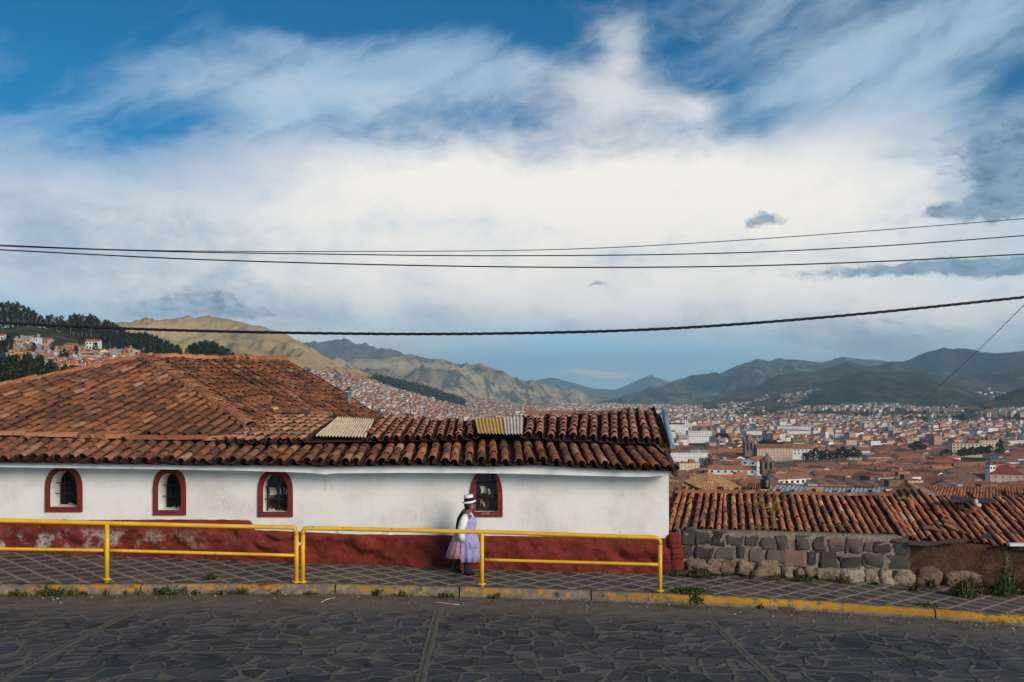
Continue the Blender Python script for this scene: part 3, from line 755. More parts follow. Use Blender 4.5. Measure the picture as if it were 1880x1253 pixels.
# ================================================================ railings
def railing(label, rails, posts, ends):
    x0 = posts[len(posts) // 2][0]; o = empty('railing', I(x0, posts[len(posts) // 2][1], 17.1), label, 'railing', 'yellow railings along the pavement')
    for name, pts, r in rails:
        m = MB(); m.tube(pts, r, 10); m.build(name, YEL, o)
    for (px, py, pt, Y) in posts:
        m = MB(); b = I(px, py, Y); t_ = I(px, pt, Y); t_.x = b.x + .004; m.tube([b - Vector((0, 0, .05)), t_], .038, 10)
        m.lump(b + Vector((0, 0, .004)), (.15, .13, .035), int(px), 0, (8, 4), .3, .8)
        m.build('post', YEL, o)
def yr(px): 
    Y = 17.0
    for _ in range(6): Y = yk((px - CX) / FPX * Y) + .12
    return Y
def rail_pts(tabl, pxs): return [I(p, tab(tabl, p), yr(p)) for p in pxs]
RL = [(-260, 951), (0, 956), (200, 961), (400, 966), (535, 969)]
yl = yr(545)
railing('left yellow pipe railing running out of view past the peeling red base',
        [('top_rail', rail_pts(RL, range(-260, 521, 30)) + [I(533, 968.6, yl), I(540, 970.5, yl), I(543.6, 975, yl), I(544, 983, yl)], .037),
         ('lower_rail', rail_pts([(-260, 1004), (0, 1008), (200, 1011), (540, 1020)], range(-260, 191, 30)), .027),
         ('lower_rail', rail_pts([(0, 1008), (200, 1011), (540, 1020)], list(range(200, 530, 30)) + [541]), .027)],
        [(-190, 1057, 955, yr(-190)), (196, 1064, 962, yr(196)), (544, 1069, 982, yl)], None)
RR = [(565, 970), (700, 973), (884, 977), (1100, 984), (1200, 987.5)]
ya, yb_ = yr(556), yr(1212)
railing('right yellow pipe railing that ends at the house corner, woman walking behind it',
        [('top_rail', [I(555.6, 983, ya), I(556, 976, ya), I(559.5, 971.5, ya), I(566, 970, ya)] + rail_pts(RR, range(590, 1190, 30)) + [I(1200, 987, yb_), I(1208, 988.5, yb_), I(1211.6, 993, yb_), I(1212, 1000, yb_)], .037),
         ('lower_rail', rail_pts([(884, 1028), (1212, 1037)], list(range(888, 1200, 30)) + [1210]), .027)],
        [(555.6, 1069, 982, ya), (884.5, 1073, 979, yr(884)), (1211.5, 1085, 1000, yb_)], None)

# ================================================================ walls on the right
def andesite():
    def f(t):
        p = pos(t); n = t.noise(p, 16.0, 6, .65)
        c = t.ramp(isl(t), [(0, (.032, .030, .030)), (.4, (.058, .051, .047)), (.7, (.086, .072, .062)), (.93, (.115, .092, .078)), (1, (.22, .12, .085))])
        c = t.mix(t.math('MULTIPLY', t.step(n, .55, .75), .45), c, (.17, .145, .12)); return c, n
    return material('dark_andesite', f, .9, .2, (.6, .02))
AND = andesite()
def mortar():
    def f(t):
        p = pos(t); n = t.noise(p, 10.0, 7, .68); n2 = t.noise(p, 2.5, 4)
        c = t.ramp(n, [(.3, (.10, .08, .063)), (.5, (.19, .155, .12)), (.72, (.30, .255, .20))])
        c = t.mix(t.math('MULTIPLY', t.step(n2, .52, .66), .5), c, (.085, .07, .05)); return c, n
    return material('lime_mortar', f, .95, .15, (.8, .03))
MOR = mortar()
def pale_stone():
    def f(t):
        p = pos(t); n = t.noise(p, 12.0, 7, .68)
        c = t.ramp(isl(t), [(0, (.17, .115, .08)), (.5, (.29, .21, .15)), (1, (.42, .34, .26))])
        c = t.mix(t.step(n, .46, .66), c, (.13, .085, .058)); c = t.mix(t.math('MULTIPLY', t.step(t.noise(p, 40.0, 5, .7), .58, .68), .6), c, (.08, .055, .04)); return c, n
    return material('pale_rubble', f, .95, .15, (1, .07))
PALE = pale_stone()
SWALL = empty('stone_wall', I(1460, 1060, YW), 'low wall of dark squared stones set in pale mortar beside the red corner', 'stone wall')
WT = [(1245, 975), (1300, 976), (1400, 978), (1500, 981), (1600, 984), (1655, 986), (1668, 991)]
def wall_body():
    m = MB(); rings = []
    for k in range(61):
        px = lerp(1247, 1669, k / 60); y = YW + .0; zt = (HY - tab(WT, px)) / FPX * y; x = (px - CX) / FPX * y; zb = hs(x) - .2
        nz = lambda s: .02 * noise.noise(Vector((x * 4, s, 0)))
        rings.append([Vector((x, y + nz(0), zb)), Vector((x, y + nz(.4), lerp(zb, zt, .4))), Vector((x, y + nz(.8), lerp(zb, zt, .8))), Vector((x, y - .015 + nz(1), zt - .05)), Vector((x, y + .04, zt + nz(2) * .6)), Vector((x, y + .30, zt + nz(3) * .6)), Vector((x, y + .36, zt - .06)), Vector((x, y + .36, zb))])
    m.loft(rings, 0, True, closed=False); m.add(rings[-1], [tuple(range(8))]); m.add(rings[0], [tuple(range(8))[::-1]])
    m.build('wall_core', MOR, SWALL)
wall_body()
def zx(x): return 1220 + x / 2.848
def zy(y): return 920 + y / 2.848
S1 = [(95, 160, 150, 232), (170, 240, 160, 228), (245, 315, 163, 232), (330, 410, 178, 232), (420, 488, 182, 235), (503, 575, 186, 245), (585, 645, 182, 245), (678, 768, 190, 255), (780, 838, 190, 262), (858, 938, 194, 228), (865, 935, 232, 262), (952, 1034, 194, 275), (1045, 1086, 215, 262), (1094, 1184, 215, 275), (1196, 1276, 226, 276), (1170, 1278, 196, 220),
      (92, 146, 240, 292), (165, 250, 240, 305), (260, 364, 245, 314), (374, 424, 240, 304), (450, 512, 246, 318), (528, 616, 250, 330), (634, 736, 258, 345), (748, 786, 268, 332), (808, 902, 264, 352), (916, 1028, 290, 352), (1036, 1148, 274, 355), (1162, 1274, 284, 356)]
m = MB()
for k, (a, b, c, d) in enumerate(S1):
    p = (I(zx(a), zy(c), YW) + I(zx(b), zy(d), YW)) / 2; sc = YW / FPX / 2.848
    m.lump((p.x, YW + .045, p.z), ((b - a) * sc * 1.0, .135, (d - c) * sc * 1.0), k * 1.7 + 3, 0, (18, 12), .55, .30, rnd.gauss(0, .07))
m.build('squared_stones', AND, SWALL)
S2 = [(120, 215, 305, 345), (215, 290, 308, 372), (296, 372, 318, 376), (374, 456, 318, 380), (478, 606, 326, 392), (614, 676, 342, 400), (686, 722, 350, 385), (724, 784, 346, 396), (788, 914, 350, 416), (918, 1044, 350, 430), (1048, 1116, 358, 430), (1120, 1194, 356, 434), (1196, 1300, 362, 434), (1322, 1442, 364, 446), (1464, 1590, 372, 450), (1598, 1668, 384, 440), (345, 390, 384, 404), (402, 442, 382, 410)]
m = MB()
for k, (a, b, c, d) in enumerate(S2):
    p = (I(zx(a), zy(c), YW - .05) + I(zx(b), zy(d), YW - .05)) / 2; sc = YW / FPX / 2.848
    m.lump((p.x, YW + .03 + .04 * (k > 12), p.z - .02), ((b - a) * sc * 1.08, .36, (d - c) * sc * 1.22), k * 2.3 + 60, 0, (18, 12), .5, .55, rnd.gauss(0, .12))
m.build('footing_stones', PALE, SWALL)
def adobe():
    def f(t):
        p = pos(t); n = t.noise(p, 5.0, 8, .7); n2 = t.noise(p, 22.0, 6, .7)
        c = t.ramp(n, [(.3, (.042, .023, .015)), (.5, (.082, .044, .027)), (.7, (.135, .078, .050))])
        c = t.mix(t.math('MULTIPLY', t.step(n2, .58, .7), .5), c, (.24, .16, .10)); return c, t.math('ADD', n, t.math('MULTIPLY', n2, .5))
    return material('adobe', f, .97, .1, (1, .07))
ADOBE = adobe()
NB = empty('tiled_house', I(1700, 1060, 19.6), 'low mud walled house with a ragged clay tile roof behind the stone wall', 'house')
m = MB(); rings = []
for k in range(61):
    px = lerp(1660, 2060, k / 60); y = YW + .10; x = (px - CX) / FPX * y; zt = (HY - tab([(1660, 998), (1760, 1000), (1880, 1003), (2060, 1012)], px)) / FPX * y; zb = hs(x) - .3; r_ = []
    for q in range(11):
        v = q / 10; r_.append(Vector((x, y - .04 * (1 - v) - .07 * noise.noise(Vector((x * 2.3, v * 2.5, 5))) - .03 * noise.noise(Vector((x * 7, v * 6, 8))), lerp(zb, zt, v))))
    r_.append(Vector((x, y + .4, zt))); rings.append(r_)
m.loft(rings, 0, True, closed=False); m.add(rings[0], [tuple(range(12))[::-1]])
m.add([Vector((-1, 26, -8)), Vector((14, 26, -8)), Vector((14, 26, -3.6)), Vector((-1, 26, -3.6))], [(0, 1, 2, 3)])
m.build('mud_wall', ADOBE, NB)
NE = [(1215, 976), (1400, 981), (1560, 986), (1664, 990), (1680, 1000), (1800, 1003), (1900, 1006), (2100, 1014)]
NTt = [(1215, 904), (1330, 907), (1500, 911), (1620, 913), (1740, 915), (1800, 918), (2000, 925)]
def nb_P(u, v):
    px = lerp(1218, 2080, u); Yb = lerp(20.6, 18.8, min(1, u * 1.25)); a = I(px, tab(NE, px), Yb)
    pxt = px - (px - 1325) * .145 + (6 if px < 1325 else 0) ; b = I(pxt, tab(NTt, pxt), Yb + 1.9)
    return lerp(a, b, v) + Vector((0, 0, .03 * noise.noise(Vector((px * .012, v * 1.5, 3)))))
m = MB(); gapr = [(1752, 914, 14), (1775, 925, 10), (1800, 918, 13), (1740, 950, 6)]
def nb_mask(u, v):
    p = nb_P(u, v); px = CX + p.x / p.y * FPX; py = HY - p.z / p.y * FPX
    return not any(math.hypot(px - a, (py - b) * 1.4) < c for a, b, c in gapr)
tile_patch(m, nb_P, 56, 6, rr, over=.34, rfac=.30, lift=.03, pflat=.6, mask=nb_mask, jit=1.35)
ridge_tiles(m, [nb_P(0, 1.01), nb_P(.18, 1.01), nb_P(.36, 1.01), nb_P(.55, 1.01)], .08, 24, rr)
r5 = random.Random(21)
for k in range(9):                                      # broken and slipped tiles
    u, v = r5.uniform(.55, .72), r5.uniform(.15, .95); p = nb_P(u, v) + Vector((0, 0, .09)); a = r5.gauss(1.75, .55); d = Vector((math.cos(a), math.sin(a), math.sin(a) * .33)) * .15
    ridge_tiles(m, [p - d, p + d], .055, 1, r5)
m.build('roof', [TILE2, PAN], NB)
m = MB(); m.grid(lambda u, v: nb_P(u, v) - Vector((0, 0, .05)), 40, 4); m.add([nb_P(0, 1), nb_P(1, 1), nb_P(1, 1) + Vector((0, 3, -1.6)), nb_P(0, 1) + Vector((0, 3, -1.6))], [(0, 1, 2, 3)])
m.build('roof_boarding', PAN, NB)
m = MB()
for a, b, c in ((1666, 1778, 0), ):
    for k in range(8):
        p, q = lerp(1668, 1775, k / 8), lerp(1668, 1775, (k + 1) / 8)
        ya2 = lambda z: 1001 + 2.5 * math.sin(z * .06) - (z - 1668) * .03
        m.add([I(p, ya2(p), 18.75), I(q, ya2(q), 18.75), I(q, ya2(q) - 7, 18.9), I(p, ya2(p) - 7, 18.9)], [(0, 1, 2, 3)])
m.build('eave_felt', plain('rusty_felt', (.085, .045, .038), .35, 8), NB)
m = MB(); m.box(I(1868, 1000, 18.7), (.34, .12, .05), 0); m.build('white_flashing', plain('white_tin', (.62, .62, .62), .1, 9), NB)
FELT = plain('dark_felt', (.035, .037, .042), .3, 9)
for q in ([I(1750, 919, 20.2), I(1792, 921, 20.2), I(1786, 914, 20.5), I(1744, 910, 20.5)], [I(1798, 919, 20.2), I(1830, 922, 20.2), I(1822, 915, 20.5), I(1794, 914, 20.5)], [I(1800, 985, 18.95), I(1822, 988, 18.95), I(1818, 980, 19.1), I(1806, 979, 19.1)]):
    m = MB(); m.add(q + [p - Vector((0, 0, .03)) for p in q], [(0, 1, 2, 3), (0, 4, 5, 1), (1, 5, 6, 2), (2, 6, 7, 3), (3, 7, 4, 0)]); m.build('roof_felt_patch', FELT, NB)
for c, d, k in ((I(1791, 921, 20.1), (.10, .09, .10), 5), (I(1796, 928, 20.1), (.13, .1, .08), 6)):
    m = MB(); m.lump(c, d, k, 0, (8, 6), .3, .8); m.build('loose_stone', LIT, NB)
# ================================================================ valley, hills, mountains
ZG = [(20, -5.5), (45, -10), (100, -19), (200, -32), (300, -41), (500, -57), (780, -73), (1100, -81), (2000, -99), (4000, -128), (8000, -186), (16000, -300)]
def zg(y): return tab(ZG, y)
def grass_mat(name, a, b, c, s, bush=.58, red=0.0):
    def f(t):
        p = pos(t); n = t.noise(p, 1 / s, 7, .62); n2 = t.noise(t.vm('MULTIPLY', p, (1, .35, .5)), 3.6 / s, 6, .65); n3 = t.noise(p, 12 / s, 4, .6)
        k = t.mix(t.step(n, .40, .60), a, b)
        k = t.mix(t.step(n2, bush - .05, bush + .03), k, c)
        k = t.mix(t.math('MULTIPLY', t.step(n3, .58, .68), .5), k, c)
        if red: k = t.mix(t.math('MULTIPLY', t.step(t.noise(t.vm('MULTIPLY', p, (1, 1, 4)), 2.2 / s, 5, .6), .60, .68), red), k, (.26, .12, .085))
        return k, t.math('ADD', n2, t.math('MULTIPLY', n3, .4))
    return material(name, f, .95, .05, (.6, s * .06))
def valley():
    def f(t):
        p = pos(t); n = t.noise(p, .02, 6, .65); n2 = t.noise(p, .004, 5, .6)
        k = t.mix(t.step(n, .4, .62), (.26, .18, .135), (.10, .095, .06)); return (t.mix(t.step(n2, .58, .66), k, (.035, .045, .022)),)
    mat = material('valley_soil', f, .95, .05); m = MB()
    def fn(u, v):
        y = 24 * (18000 / 24) ** v; x = lerp(-.75, .95, u) * y
        return Vector((x, y, zg(y) + (3 * noise.noise(Vector((x * .01, y * .01, 0))) if y > 150 else -1)))
    m.grid(fn, 60, 120); return tag(m.build('valley_floor', mat), kind='structure')
valley()
class Slope:
    def __init__(s, base, top, amp, wl, seed, ex=1.0, sky=.0):
        s.b, s.t, s.amp, s.wl, s.seed, s.ex, s.sky = base, top, amp, wl, seed, ex, sky
    def at(s, px, t, disp=True):
        b = I(px, tab([(q[0], q[1]) for q in s.b], px), tab([(q[0], q[2]) for q in s.b], px)); T = I(px, tab([(q[0], q[1]) for q in s.t], px), tab([(q[0], q[2]) for q in s.t], px))
        p = lerp(b, T, t); p.z = lerp(b.z, T.z, max(t, 0) ** s.ex if t > 0 else t)
        if disp and s.amp:
            q = Vector((p.x / s.wl, p.y / s.wl * .45, s.seed)); q.x += .55 * noise.noise(q * .6)
            h = noise.ridged_multi_fractal(q, .9, 2.1, 5, 1.0, 2.0) * .5 - .62
            k = max(0, math.sin(math.pi * min(max(t, 0), 1))) ** .6
            p.z += s.amp * h * k + s.sky * noise.fractal(Vector((p.x / s.wl * 2.2, s.seed, 1)), .8, 2.2, 4) * min(1, max(t, 0))
        return p
    def build(s, name, mat, px0, px1, nu, nt, t0=-.35):
        m = MB(); rows = []
        for j in range(nt + 1): rows.append([s.at(lerp(px0, px1, i / nu), lerp(0, 1, j / nt)) for i in range(nu + 1)])
        rows.insert(0, [p + Vector((0, t0 * 150, t0 * 260)) for p in rows[0]]); last = rows[-1]; dz = [max(40, (p.z - zg(p.y)) * .5) for p in last]
        for k in range(1, 6):
            rows.append([p + Vector((p.x / p.y * d * k * .9, d * k * .9, -d * k * .42 + s.amp * .3 * noise.noise(Vector((p.x / s.wl, k * .7, s.seed))))) for p, d in zip(last, dz)])
        m.loft(rows, 0, True, closed=False); return tag(m.build(name, mat), kind='structure')
GOLD = grass_mat('gold_puna_grass', (.48, .335, .15), (.38, .26, .125), (.15, .12, .06), 260, .64, .5)
GREEN1 = grass_mat('green_hillside', (.055, .066, .024), (.105, .092, .042), (.026, .034, .016), 40, .52)
CREAM = grass_mat('cream_grass_ridge', (.44, .36, .23), (.27, .24, .165), (.11, .12, .10), 420, .56, .4)
BLUEM = grass_mat('far_range', (.10, .095, .075), (.15, .13, .10), (.06, .06, .055), 600)
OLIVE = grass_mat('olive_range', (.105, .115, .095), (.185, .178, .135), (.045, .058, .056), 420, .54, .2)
DKGREEN = grass_mat('shaded_green_hill', (.042, .047, .028), (.085, .078, .042), (.020, .026, .018), 240, .54, .4)  # cloud shadow over the right-hand hills is painted into this dark green
DUSK2 = grass_mat('shaded_blue_hill', (.036, .044, .040), (.070, .070, .056), (.018, .025, .026), 380, .54, .3)  # colour kept dark to carry the cloud shade on the high mountain
DUSK = grass_mat('shaded_brown_hill', (.060, .050, .036), (.105, .076, .055), (.034, .034, .028), 300, .56, 1.0)  # browns darkened: the middle hill's cloud shade is in the colour
H1 = Slope([(-2600, 900, 200), (-400, 800, 280), (0, 760, 330), (200, 745, 450), (450, 735, 700), (600, 760, 950), (720, 790, 1050)], [(-2600, 560, 700), (-400, 570, 780), (0, 602, 850), (60, 600, 850), (120, 612, 870), (220, 630, 900), (330, 655, 950), (440, 670, 1050), (600, 708, 1300), (660, 745, 1250), (720, 789, 1150)], 4, 60, 2, .9)
H1.build('near_hillside', GREEN1, -2600, 720, 300, 30)
H2 = Slope([(200, 760, 1100), (450, 770, 1200), (600, 800, 1450), (800, 806, 1750), (1000, 778, 3000), (1160, 754, 7200)], [(200, 640, 2300), (440, 657, 2500), (560, 680, 2700), (640, 691, 2900), (700, 701, 3200), (850, 730, 4500), (1000, 743, 6200), (1160, 750, 9000)], 10, 300, 4, .95)
SOIL = grass_mat('town_slope', (.28, .19, .135), (.14, .10, .065), (.055, .06, .032), 90)
H2.build('town_hillside', SOIL, 200, 1160, 140, 24, -.1)
M1 = Slope([(100, 660, 2300), (440, 664, 2500), (560, 686, 2700), (640, 697, 2900), (720, 712, 3300), (800, 732, 4000)], [(100, 590, 3900), (190, 598, 3900), (230, 592, 3900), (255, 591, 3900), (290, 595, 3900), (328, 592, 3900), (345, 585, 3900), (358, 591, 3900), (380, 588, 3900), (405, 589, 3900), (440, 593, 3800), (480, 598, 3700), (510, 611, 3600), (545, 628, 3550), (590, 655, 3500), (640, 677, 3500), (720, 700, 3700), (800, 730, 4100)], 150, 300, 5.5, 1.0, 12)
M1.build('golden_mountain', GOLD, 100, 800, 240, 44)
M2 = Slope([(480, 690, 3400), (640, 700, 3500), (760, 722, 4100), (850, 735, 4900), (1000, 746, 6500), (1160, 752, 9500)], [(480, 640, 6300), (560, 652, 6200), (600, 659, 6100), (650, 660, 6100), (700, 659, 6300), (740, 652, 6700), (765, 652, 6800), (790, 657, 6800), (850, 667, 7000), (905, 680, 7200), (955, 694, 7600), (1010, 710, 8400), (1060, 722, 9000), (1105, 737, 9600), (1160, 751, 10500)], 240, 520, 9.2, .95, 22)
M2.build('spurred_mountain', CREAM, 480, 1160, 240, 44)
M3 = Slope([(430, 690, 9000), (800, 700, 9000), (900, 720, 9000)], [(430, 640, 11500), (545, 633, 11500), (572, 627, 11500), (600, 627, 11500), (618, 622, 11500), (632, 622, 11500), (650, 629, 11500), (672, 630, 11500), (690, 636, 11500), (712, 641, 11500), (745, 654, 11500), (800, 672, 11500), (900, 705, 11500)], 330, 520, 3.1, 1, 60)
M3.build('jagged_mountain', BLUEM, 430, 900, 160, 26)
M4 = Slope([(900, 745, 15000), (1300, 745, 15000)], [(900, 712, 19000), (960, 702, 19000), (1010, 694, 19000), (1050, 702, 19000), (1090, 715, 19000), (1130, 716, 19000), (1165, 700, 19000), (1195, 689, 19000), (1225, 700, 19000), (1300, 722, 19000)], 160, 1300, 6.1, 1, 22)
M4.build('farthest_mountain', BLUEM, 900, 1300, 110, 20)
M5 = Slope([(1085, 752, 7500), (1200, 748, 6500), (1350, 745, 6000), (1900, 745, 6000)], [(1085, 750, 9000), (1103, 746, 9000), (1160, 726, 9000), (1200, 712, 9000), (1240, 698, 8800), (1265, 695, 8800), (1299, 690, 8700), (1326, 680, 8700), (1350, 671, 8700), (1371, 665, 8700), (1393, 660, 8700), (1412, 664, 8700), (1433, 659, 8700), (1464, 663, 8700), (1509, 666, 8700), (1545, 657, 8700), (1576, 660, 8700), (1614, 661, 8700), (1643, 667, 8700), (1720, 675, 8700), (1900, 690, 8700)], 210, 640, 7.7, .95, 24)
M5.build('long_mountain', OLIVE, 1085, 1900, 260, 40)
M6 = Slope([(1600, 740, 5200), (2200, 740, 5200)], [(1600, 676, 7600), (1665, 663, 7600), (1701, 650, 7600), (1732, 643, 7500), (1750, 645, 7500), (1773, 642, 7500), (1800, 648, 7400), (1835, 645, 7300), (1880, 647, 7200), (2000, 640, 7200), (2200, 660, 7200)], 240, 620, 2.4, .95, 28)
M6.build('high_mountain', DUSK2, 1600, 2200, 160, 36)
M7 = Slope([(1290, 752, 4300), (1400, 750, 4000), (2100, 745, 4000)], [(1290, 750, 5200), (1330, 735, 5600), (1371, 714, 5800), (1400, 702, 6000), (1429, 690, 6000), (1487, 685, 6000), (1530, 674, 6100), (1558, 664, 6200), (1590, 673, 6100), (1615, 672, 6000), (1639, 663, 6000), (1670, 675, 5900), (1730, 690, 5800), (1800, 684, 5500), (1880, 676, 5300), (2100, 665, 5300)], 130, 560, 4.9, .95, 14)
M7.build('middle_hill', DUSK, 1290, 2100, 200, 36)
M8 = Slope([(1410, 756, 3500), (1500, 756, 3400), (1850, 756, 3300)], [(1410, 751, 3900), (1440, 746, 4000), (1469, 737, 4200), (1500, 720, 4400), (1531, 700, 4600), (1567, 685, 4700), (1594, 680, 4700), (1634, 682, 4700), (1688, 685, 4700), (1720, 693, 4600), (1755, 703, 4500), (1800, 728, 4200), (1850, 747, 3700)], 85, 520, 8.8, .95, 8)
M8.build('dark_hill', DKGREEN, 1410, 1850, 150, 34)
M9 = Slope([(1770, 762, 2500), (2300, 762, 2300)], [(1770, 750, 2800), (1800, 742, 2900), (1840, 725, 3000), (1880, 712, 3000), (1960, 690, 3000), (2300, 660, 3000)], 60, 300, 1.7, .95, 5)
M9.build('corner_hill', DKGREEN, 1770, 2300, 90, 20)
# ================================================================ trees
def foliage(name, a, b, c):
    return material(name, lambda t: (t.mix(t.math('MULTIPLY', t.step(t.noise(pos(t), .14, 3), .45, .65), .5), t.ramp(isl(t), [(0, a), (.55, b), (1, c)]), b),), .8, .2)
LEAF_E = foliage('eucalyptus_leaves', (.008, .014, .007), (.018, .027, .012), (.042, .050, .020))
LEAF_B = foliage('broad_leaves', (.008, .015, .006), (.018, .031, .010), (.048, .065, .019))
BARK = plain('pale_bark', (.20, .16, .13), .3, 3)
def tree_mesh(seed, kind):
    """height 1 at the origin: (trunk mesh, crown mesh)"""
    r = random.Random(seed); m = MB(); H = 1.0; cl = []
    lean = r.uniform(-.03, .03); top = Vector((lean, r.uniform(-.03, .03), .94))
    m.tube([(0, 0, -.06), top * .4, top * .75, top], [.017, .012, .008, .003], 6)
    lo, n = (.40, 15) if kind == 'e' else (.14, 22)
    for k in range(n):
        z = lo + (1 - lo) * ((k + .5) / n) ** .85; w = (.15 * math.sin(math.pi * min(1, (z - lo + .12) / (1.12 - lo))) + .03) if kind == 'e' else .27 * math.sin(math.pi * min(1, (z - lo + .22) / (1.22 - lo))) ** .8
        a = k * 2.4 + r.uniform(-.5, .5); c = Vector((math.cos(a) * w * r.uniform(.3, 1), math.sin(a) * w * r.uniform(.3, 1), z)) + top * (z * .3) - Vector((0, 0, top.z * z * .3)); cl.append((c, (.065 if kind == 'e' else .10) * r.uniform(.75, 1.3)))
        m.tube([top * (z * .8), c], [.006, .002], 4, cap=False)
    t = m.mesh('trunk', BARK); m = MB()
    for c, rad in cl:
        for q in range(40 if kind == 'e' else 56):
            d = Vector((r.gauss(0, 1), r.gauss(0, 1), r.gauss(0, .8))); d = d.normalized() * rad * r.random() ** .45; p = c + d
            s = r.uniform(.014, .030) * (1 if kind == 'e' else 1.25); x = Vector((r.gauss(0, 1), r.gauss(0, 1), r.gauss(0, 1))).normalized(); y = x.cross(Vector((r.gauss(0, 1), r.gauss(0, 1), r.gauss(0, 1)))).normalized()
            m.add([p - x * s, p + y * s * .7, p + x * s, p - y * s * .7], [(0, 1, 2, 3)])
    return t, m.mesh('crown', LEAF_E if kind == 'e' else LEAF_B)
def far_tree(seed):
    r = random.Random(seed); m = MB(); m.tube([(0, 0, -.1), (0, 0, .5)], [.03, .015], 5); t = m.mesh('trunk', BARK); m = MB()
    for k in range(320):
        a, z = r.uniform(0, 6.28), r.random(); w = .40 * math.sin(math.pi * min(1, .12 + z * .9)) ** .7 * r.random() ** .35; p = Vector((math.cos(a) * w, math.sin(a) * w, .14 + z * .84)); s = r.uniform(.035, .085)
        x = Vector((r.gauss(0, 1), r.gauss(0, 1), r.gauss(0, 1))).normalized(); y = x.cross(Vector((r.gauss(0, 1), r.gauss(0, 1), r.gauss(0, 1)))).normalized(); m.add([p - x * s, p + y * s * .8, p + x * s, p - y * s * .8], [(0, 1, 2, 3)])
    return t, m.mesh('crown', LEAF_B)
TM = {'f': [far_tree(k + 50) for k in range(6)], 'e': [tree_mesh(k, 'e') for k in range(6)], 'b': [tree_mesh(k + 20, 'b') for k in range(6)]}
def tree(name, p, h, kind, k, label, group, wide=1.0):
    e = empty(name, p, label, 'tree', group); t, c = TM[kind][k % 6]; rz = k * 1.7
    for nm, me in (('trunk', t), ('crown', c)):
        o = bpy.data.objects.new(nm, me); COL.objects.link(o); o.parent = e
    e.rotation_euler.z = rz; e.scale = (h * wide, h * wide, h); return e
r6 = random.Random(31); tk = 0
SK = [(-14, 556, 607), (2, 556, 607), (14, 555, 607), (24, 557, 607), (33, 556, 607), (43, 561, 608), (52, 565, 608), (60, 570, 609), (67, 575, 610), (75, 579, 612), (86, 581, 614), (95, 578, 616), (104, 583, 617), (112, 580, 618), (120, 590, 620),
      (130, 580, 625), (136, 577, 627), (144, 578, 628), (151, 580, 629), (158, 582, 629), (167, 578, 630), (174, 580, 631), (181, 588, 633), (192, 588, 637), (200, 590, 640), (208, 593, 643), (216, 598, 646), (226, 606, 650), (236, 611, 653),
      (246, 613, 655), (256, 612, 657), (266, 613, 658), (276, 616, 660), (286, 619, 661), (296, 623, 662), (306, 627, 663), (316, 632, 664), (326, 640, 665), (348, 635, 664), (358, 631, 664), (368, 628, 665), (378, 627, 665), (388, 628, 666), (398, 632, 667), (408, 636, 668), (418, 641, 669), (428, 648, 670), (438, 655, 671)]
for px, py, pb in SK:
    for q in range(3):
        x = px + (r6.uniform(-6, 6) if q else 0); dy = (0, r6.uniform(1, 9), r6.uniform(6, 18))[q]; Y = 880 + (px > 200) * 60 + q * 25; b = I(x, pb + 2 - q, Y); h = (b - I(x, py + dy, Y)).z * -1
        loc = 'above the brick houses at the far left' if px < 70 else 'standing behind the grassy bank' if px < 125 else 'in the pale trunked stand left of the golden mountain' if px < 222 else 'in the dark wood running down to the main roof' if px < 335 else 'in the small wood over the main roof ridge'
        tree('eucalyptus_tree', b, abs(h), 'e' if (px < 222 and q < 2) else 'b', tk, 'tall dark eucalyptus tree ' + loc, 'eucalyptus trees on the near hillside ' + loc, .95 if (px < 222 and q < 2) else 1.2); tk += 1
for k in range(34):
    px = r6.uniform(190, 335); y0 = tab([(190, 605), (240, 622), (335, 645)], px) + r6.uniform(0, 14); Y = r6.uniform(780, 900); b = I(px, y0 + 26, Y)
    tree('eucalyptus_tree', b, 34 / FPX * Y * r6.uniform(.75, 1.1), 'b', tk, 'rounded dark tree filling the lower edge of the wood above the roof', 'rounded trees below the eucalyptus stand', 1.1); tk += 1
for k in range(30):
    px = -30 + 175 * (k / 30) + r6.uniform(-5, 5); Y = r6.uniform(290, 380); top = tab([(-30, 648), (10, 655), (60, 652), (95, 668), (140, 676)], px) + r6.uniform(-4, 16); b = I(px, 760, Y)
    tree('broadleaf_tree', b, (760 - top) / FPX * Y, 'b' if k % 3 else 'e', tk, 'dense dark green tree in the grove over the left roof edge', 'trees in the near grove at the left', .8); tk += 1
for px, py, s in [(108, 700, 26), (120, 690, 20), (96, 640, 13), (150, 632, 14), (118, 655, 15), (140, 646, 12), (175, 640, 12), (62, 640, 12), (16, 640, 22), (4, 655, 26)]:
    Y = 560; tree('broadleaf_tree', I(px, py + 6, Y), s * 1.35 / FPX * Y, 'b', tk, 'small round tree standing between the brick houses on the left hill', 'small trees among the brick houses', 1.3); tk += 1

# ================================================================ houses
def win_facade(base_fn):
    def f(t):
        p = pos(t); x, y, z = [t.n('SeparateXYZ', {0: p}, out=i) for i in range(3)]
        c = base_fn(t, p)
        u = t.math('FRACT', t.math('MULTIPLY', t.math('ADD', x, t.math('MULTIPLY', y, .6)), .34)); v = t.math('FRACT', t.math('MULTIPLY', z, .345))
        w = t.math('MULTIPLY', t.math('MULTIPLY', t.step(u, .32, .36), t.step(u, .66, .62)), t.math('MULTIPLY', t.step(v, .30, .36), t.step(v, .78, .72)))
        nz = t.n('SeparateXYZ', {0: t.n('NewGeometry', out=None).outputs['Normal']}, out=2)
        w = t.math('MULTIPLY', w, t.step(t.math('ABSOLUTE', nz), .4, .3))
        return (t.mix(t.math('MULTIPLY', w, .55), c, (.03, .032, .038)),)
    return f
WALLC = [(.82, .80, .76), (.74, .70, .64), (.64, .50, .36), (.70, .58, .42), (.58, .35, .25), (.48, .27, .19), (.60, .45, .36), (.48, .51, .55)]
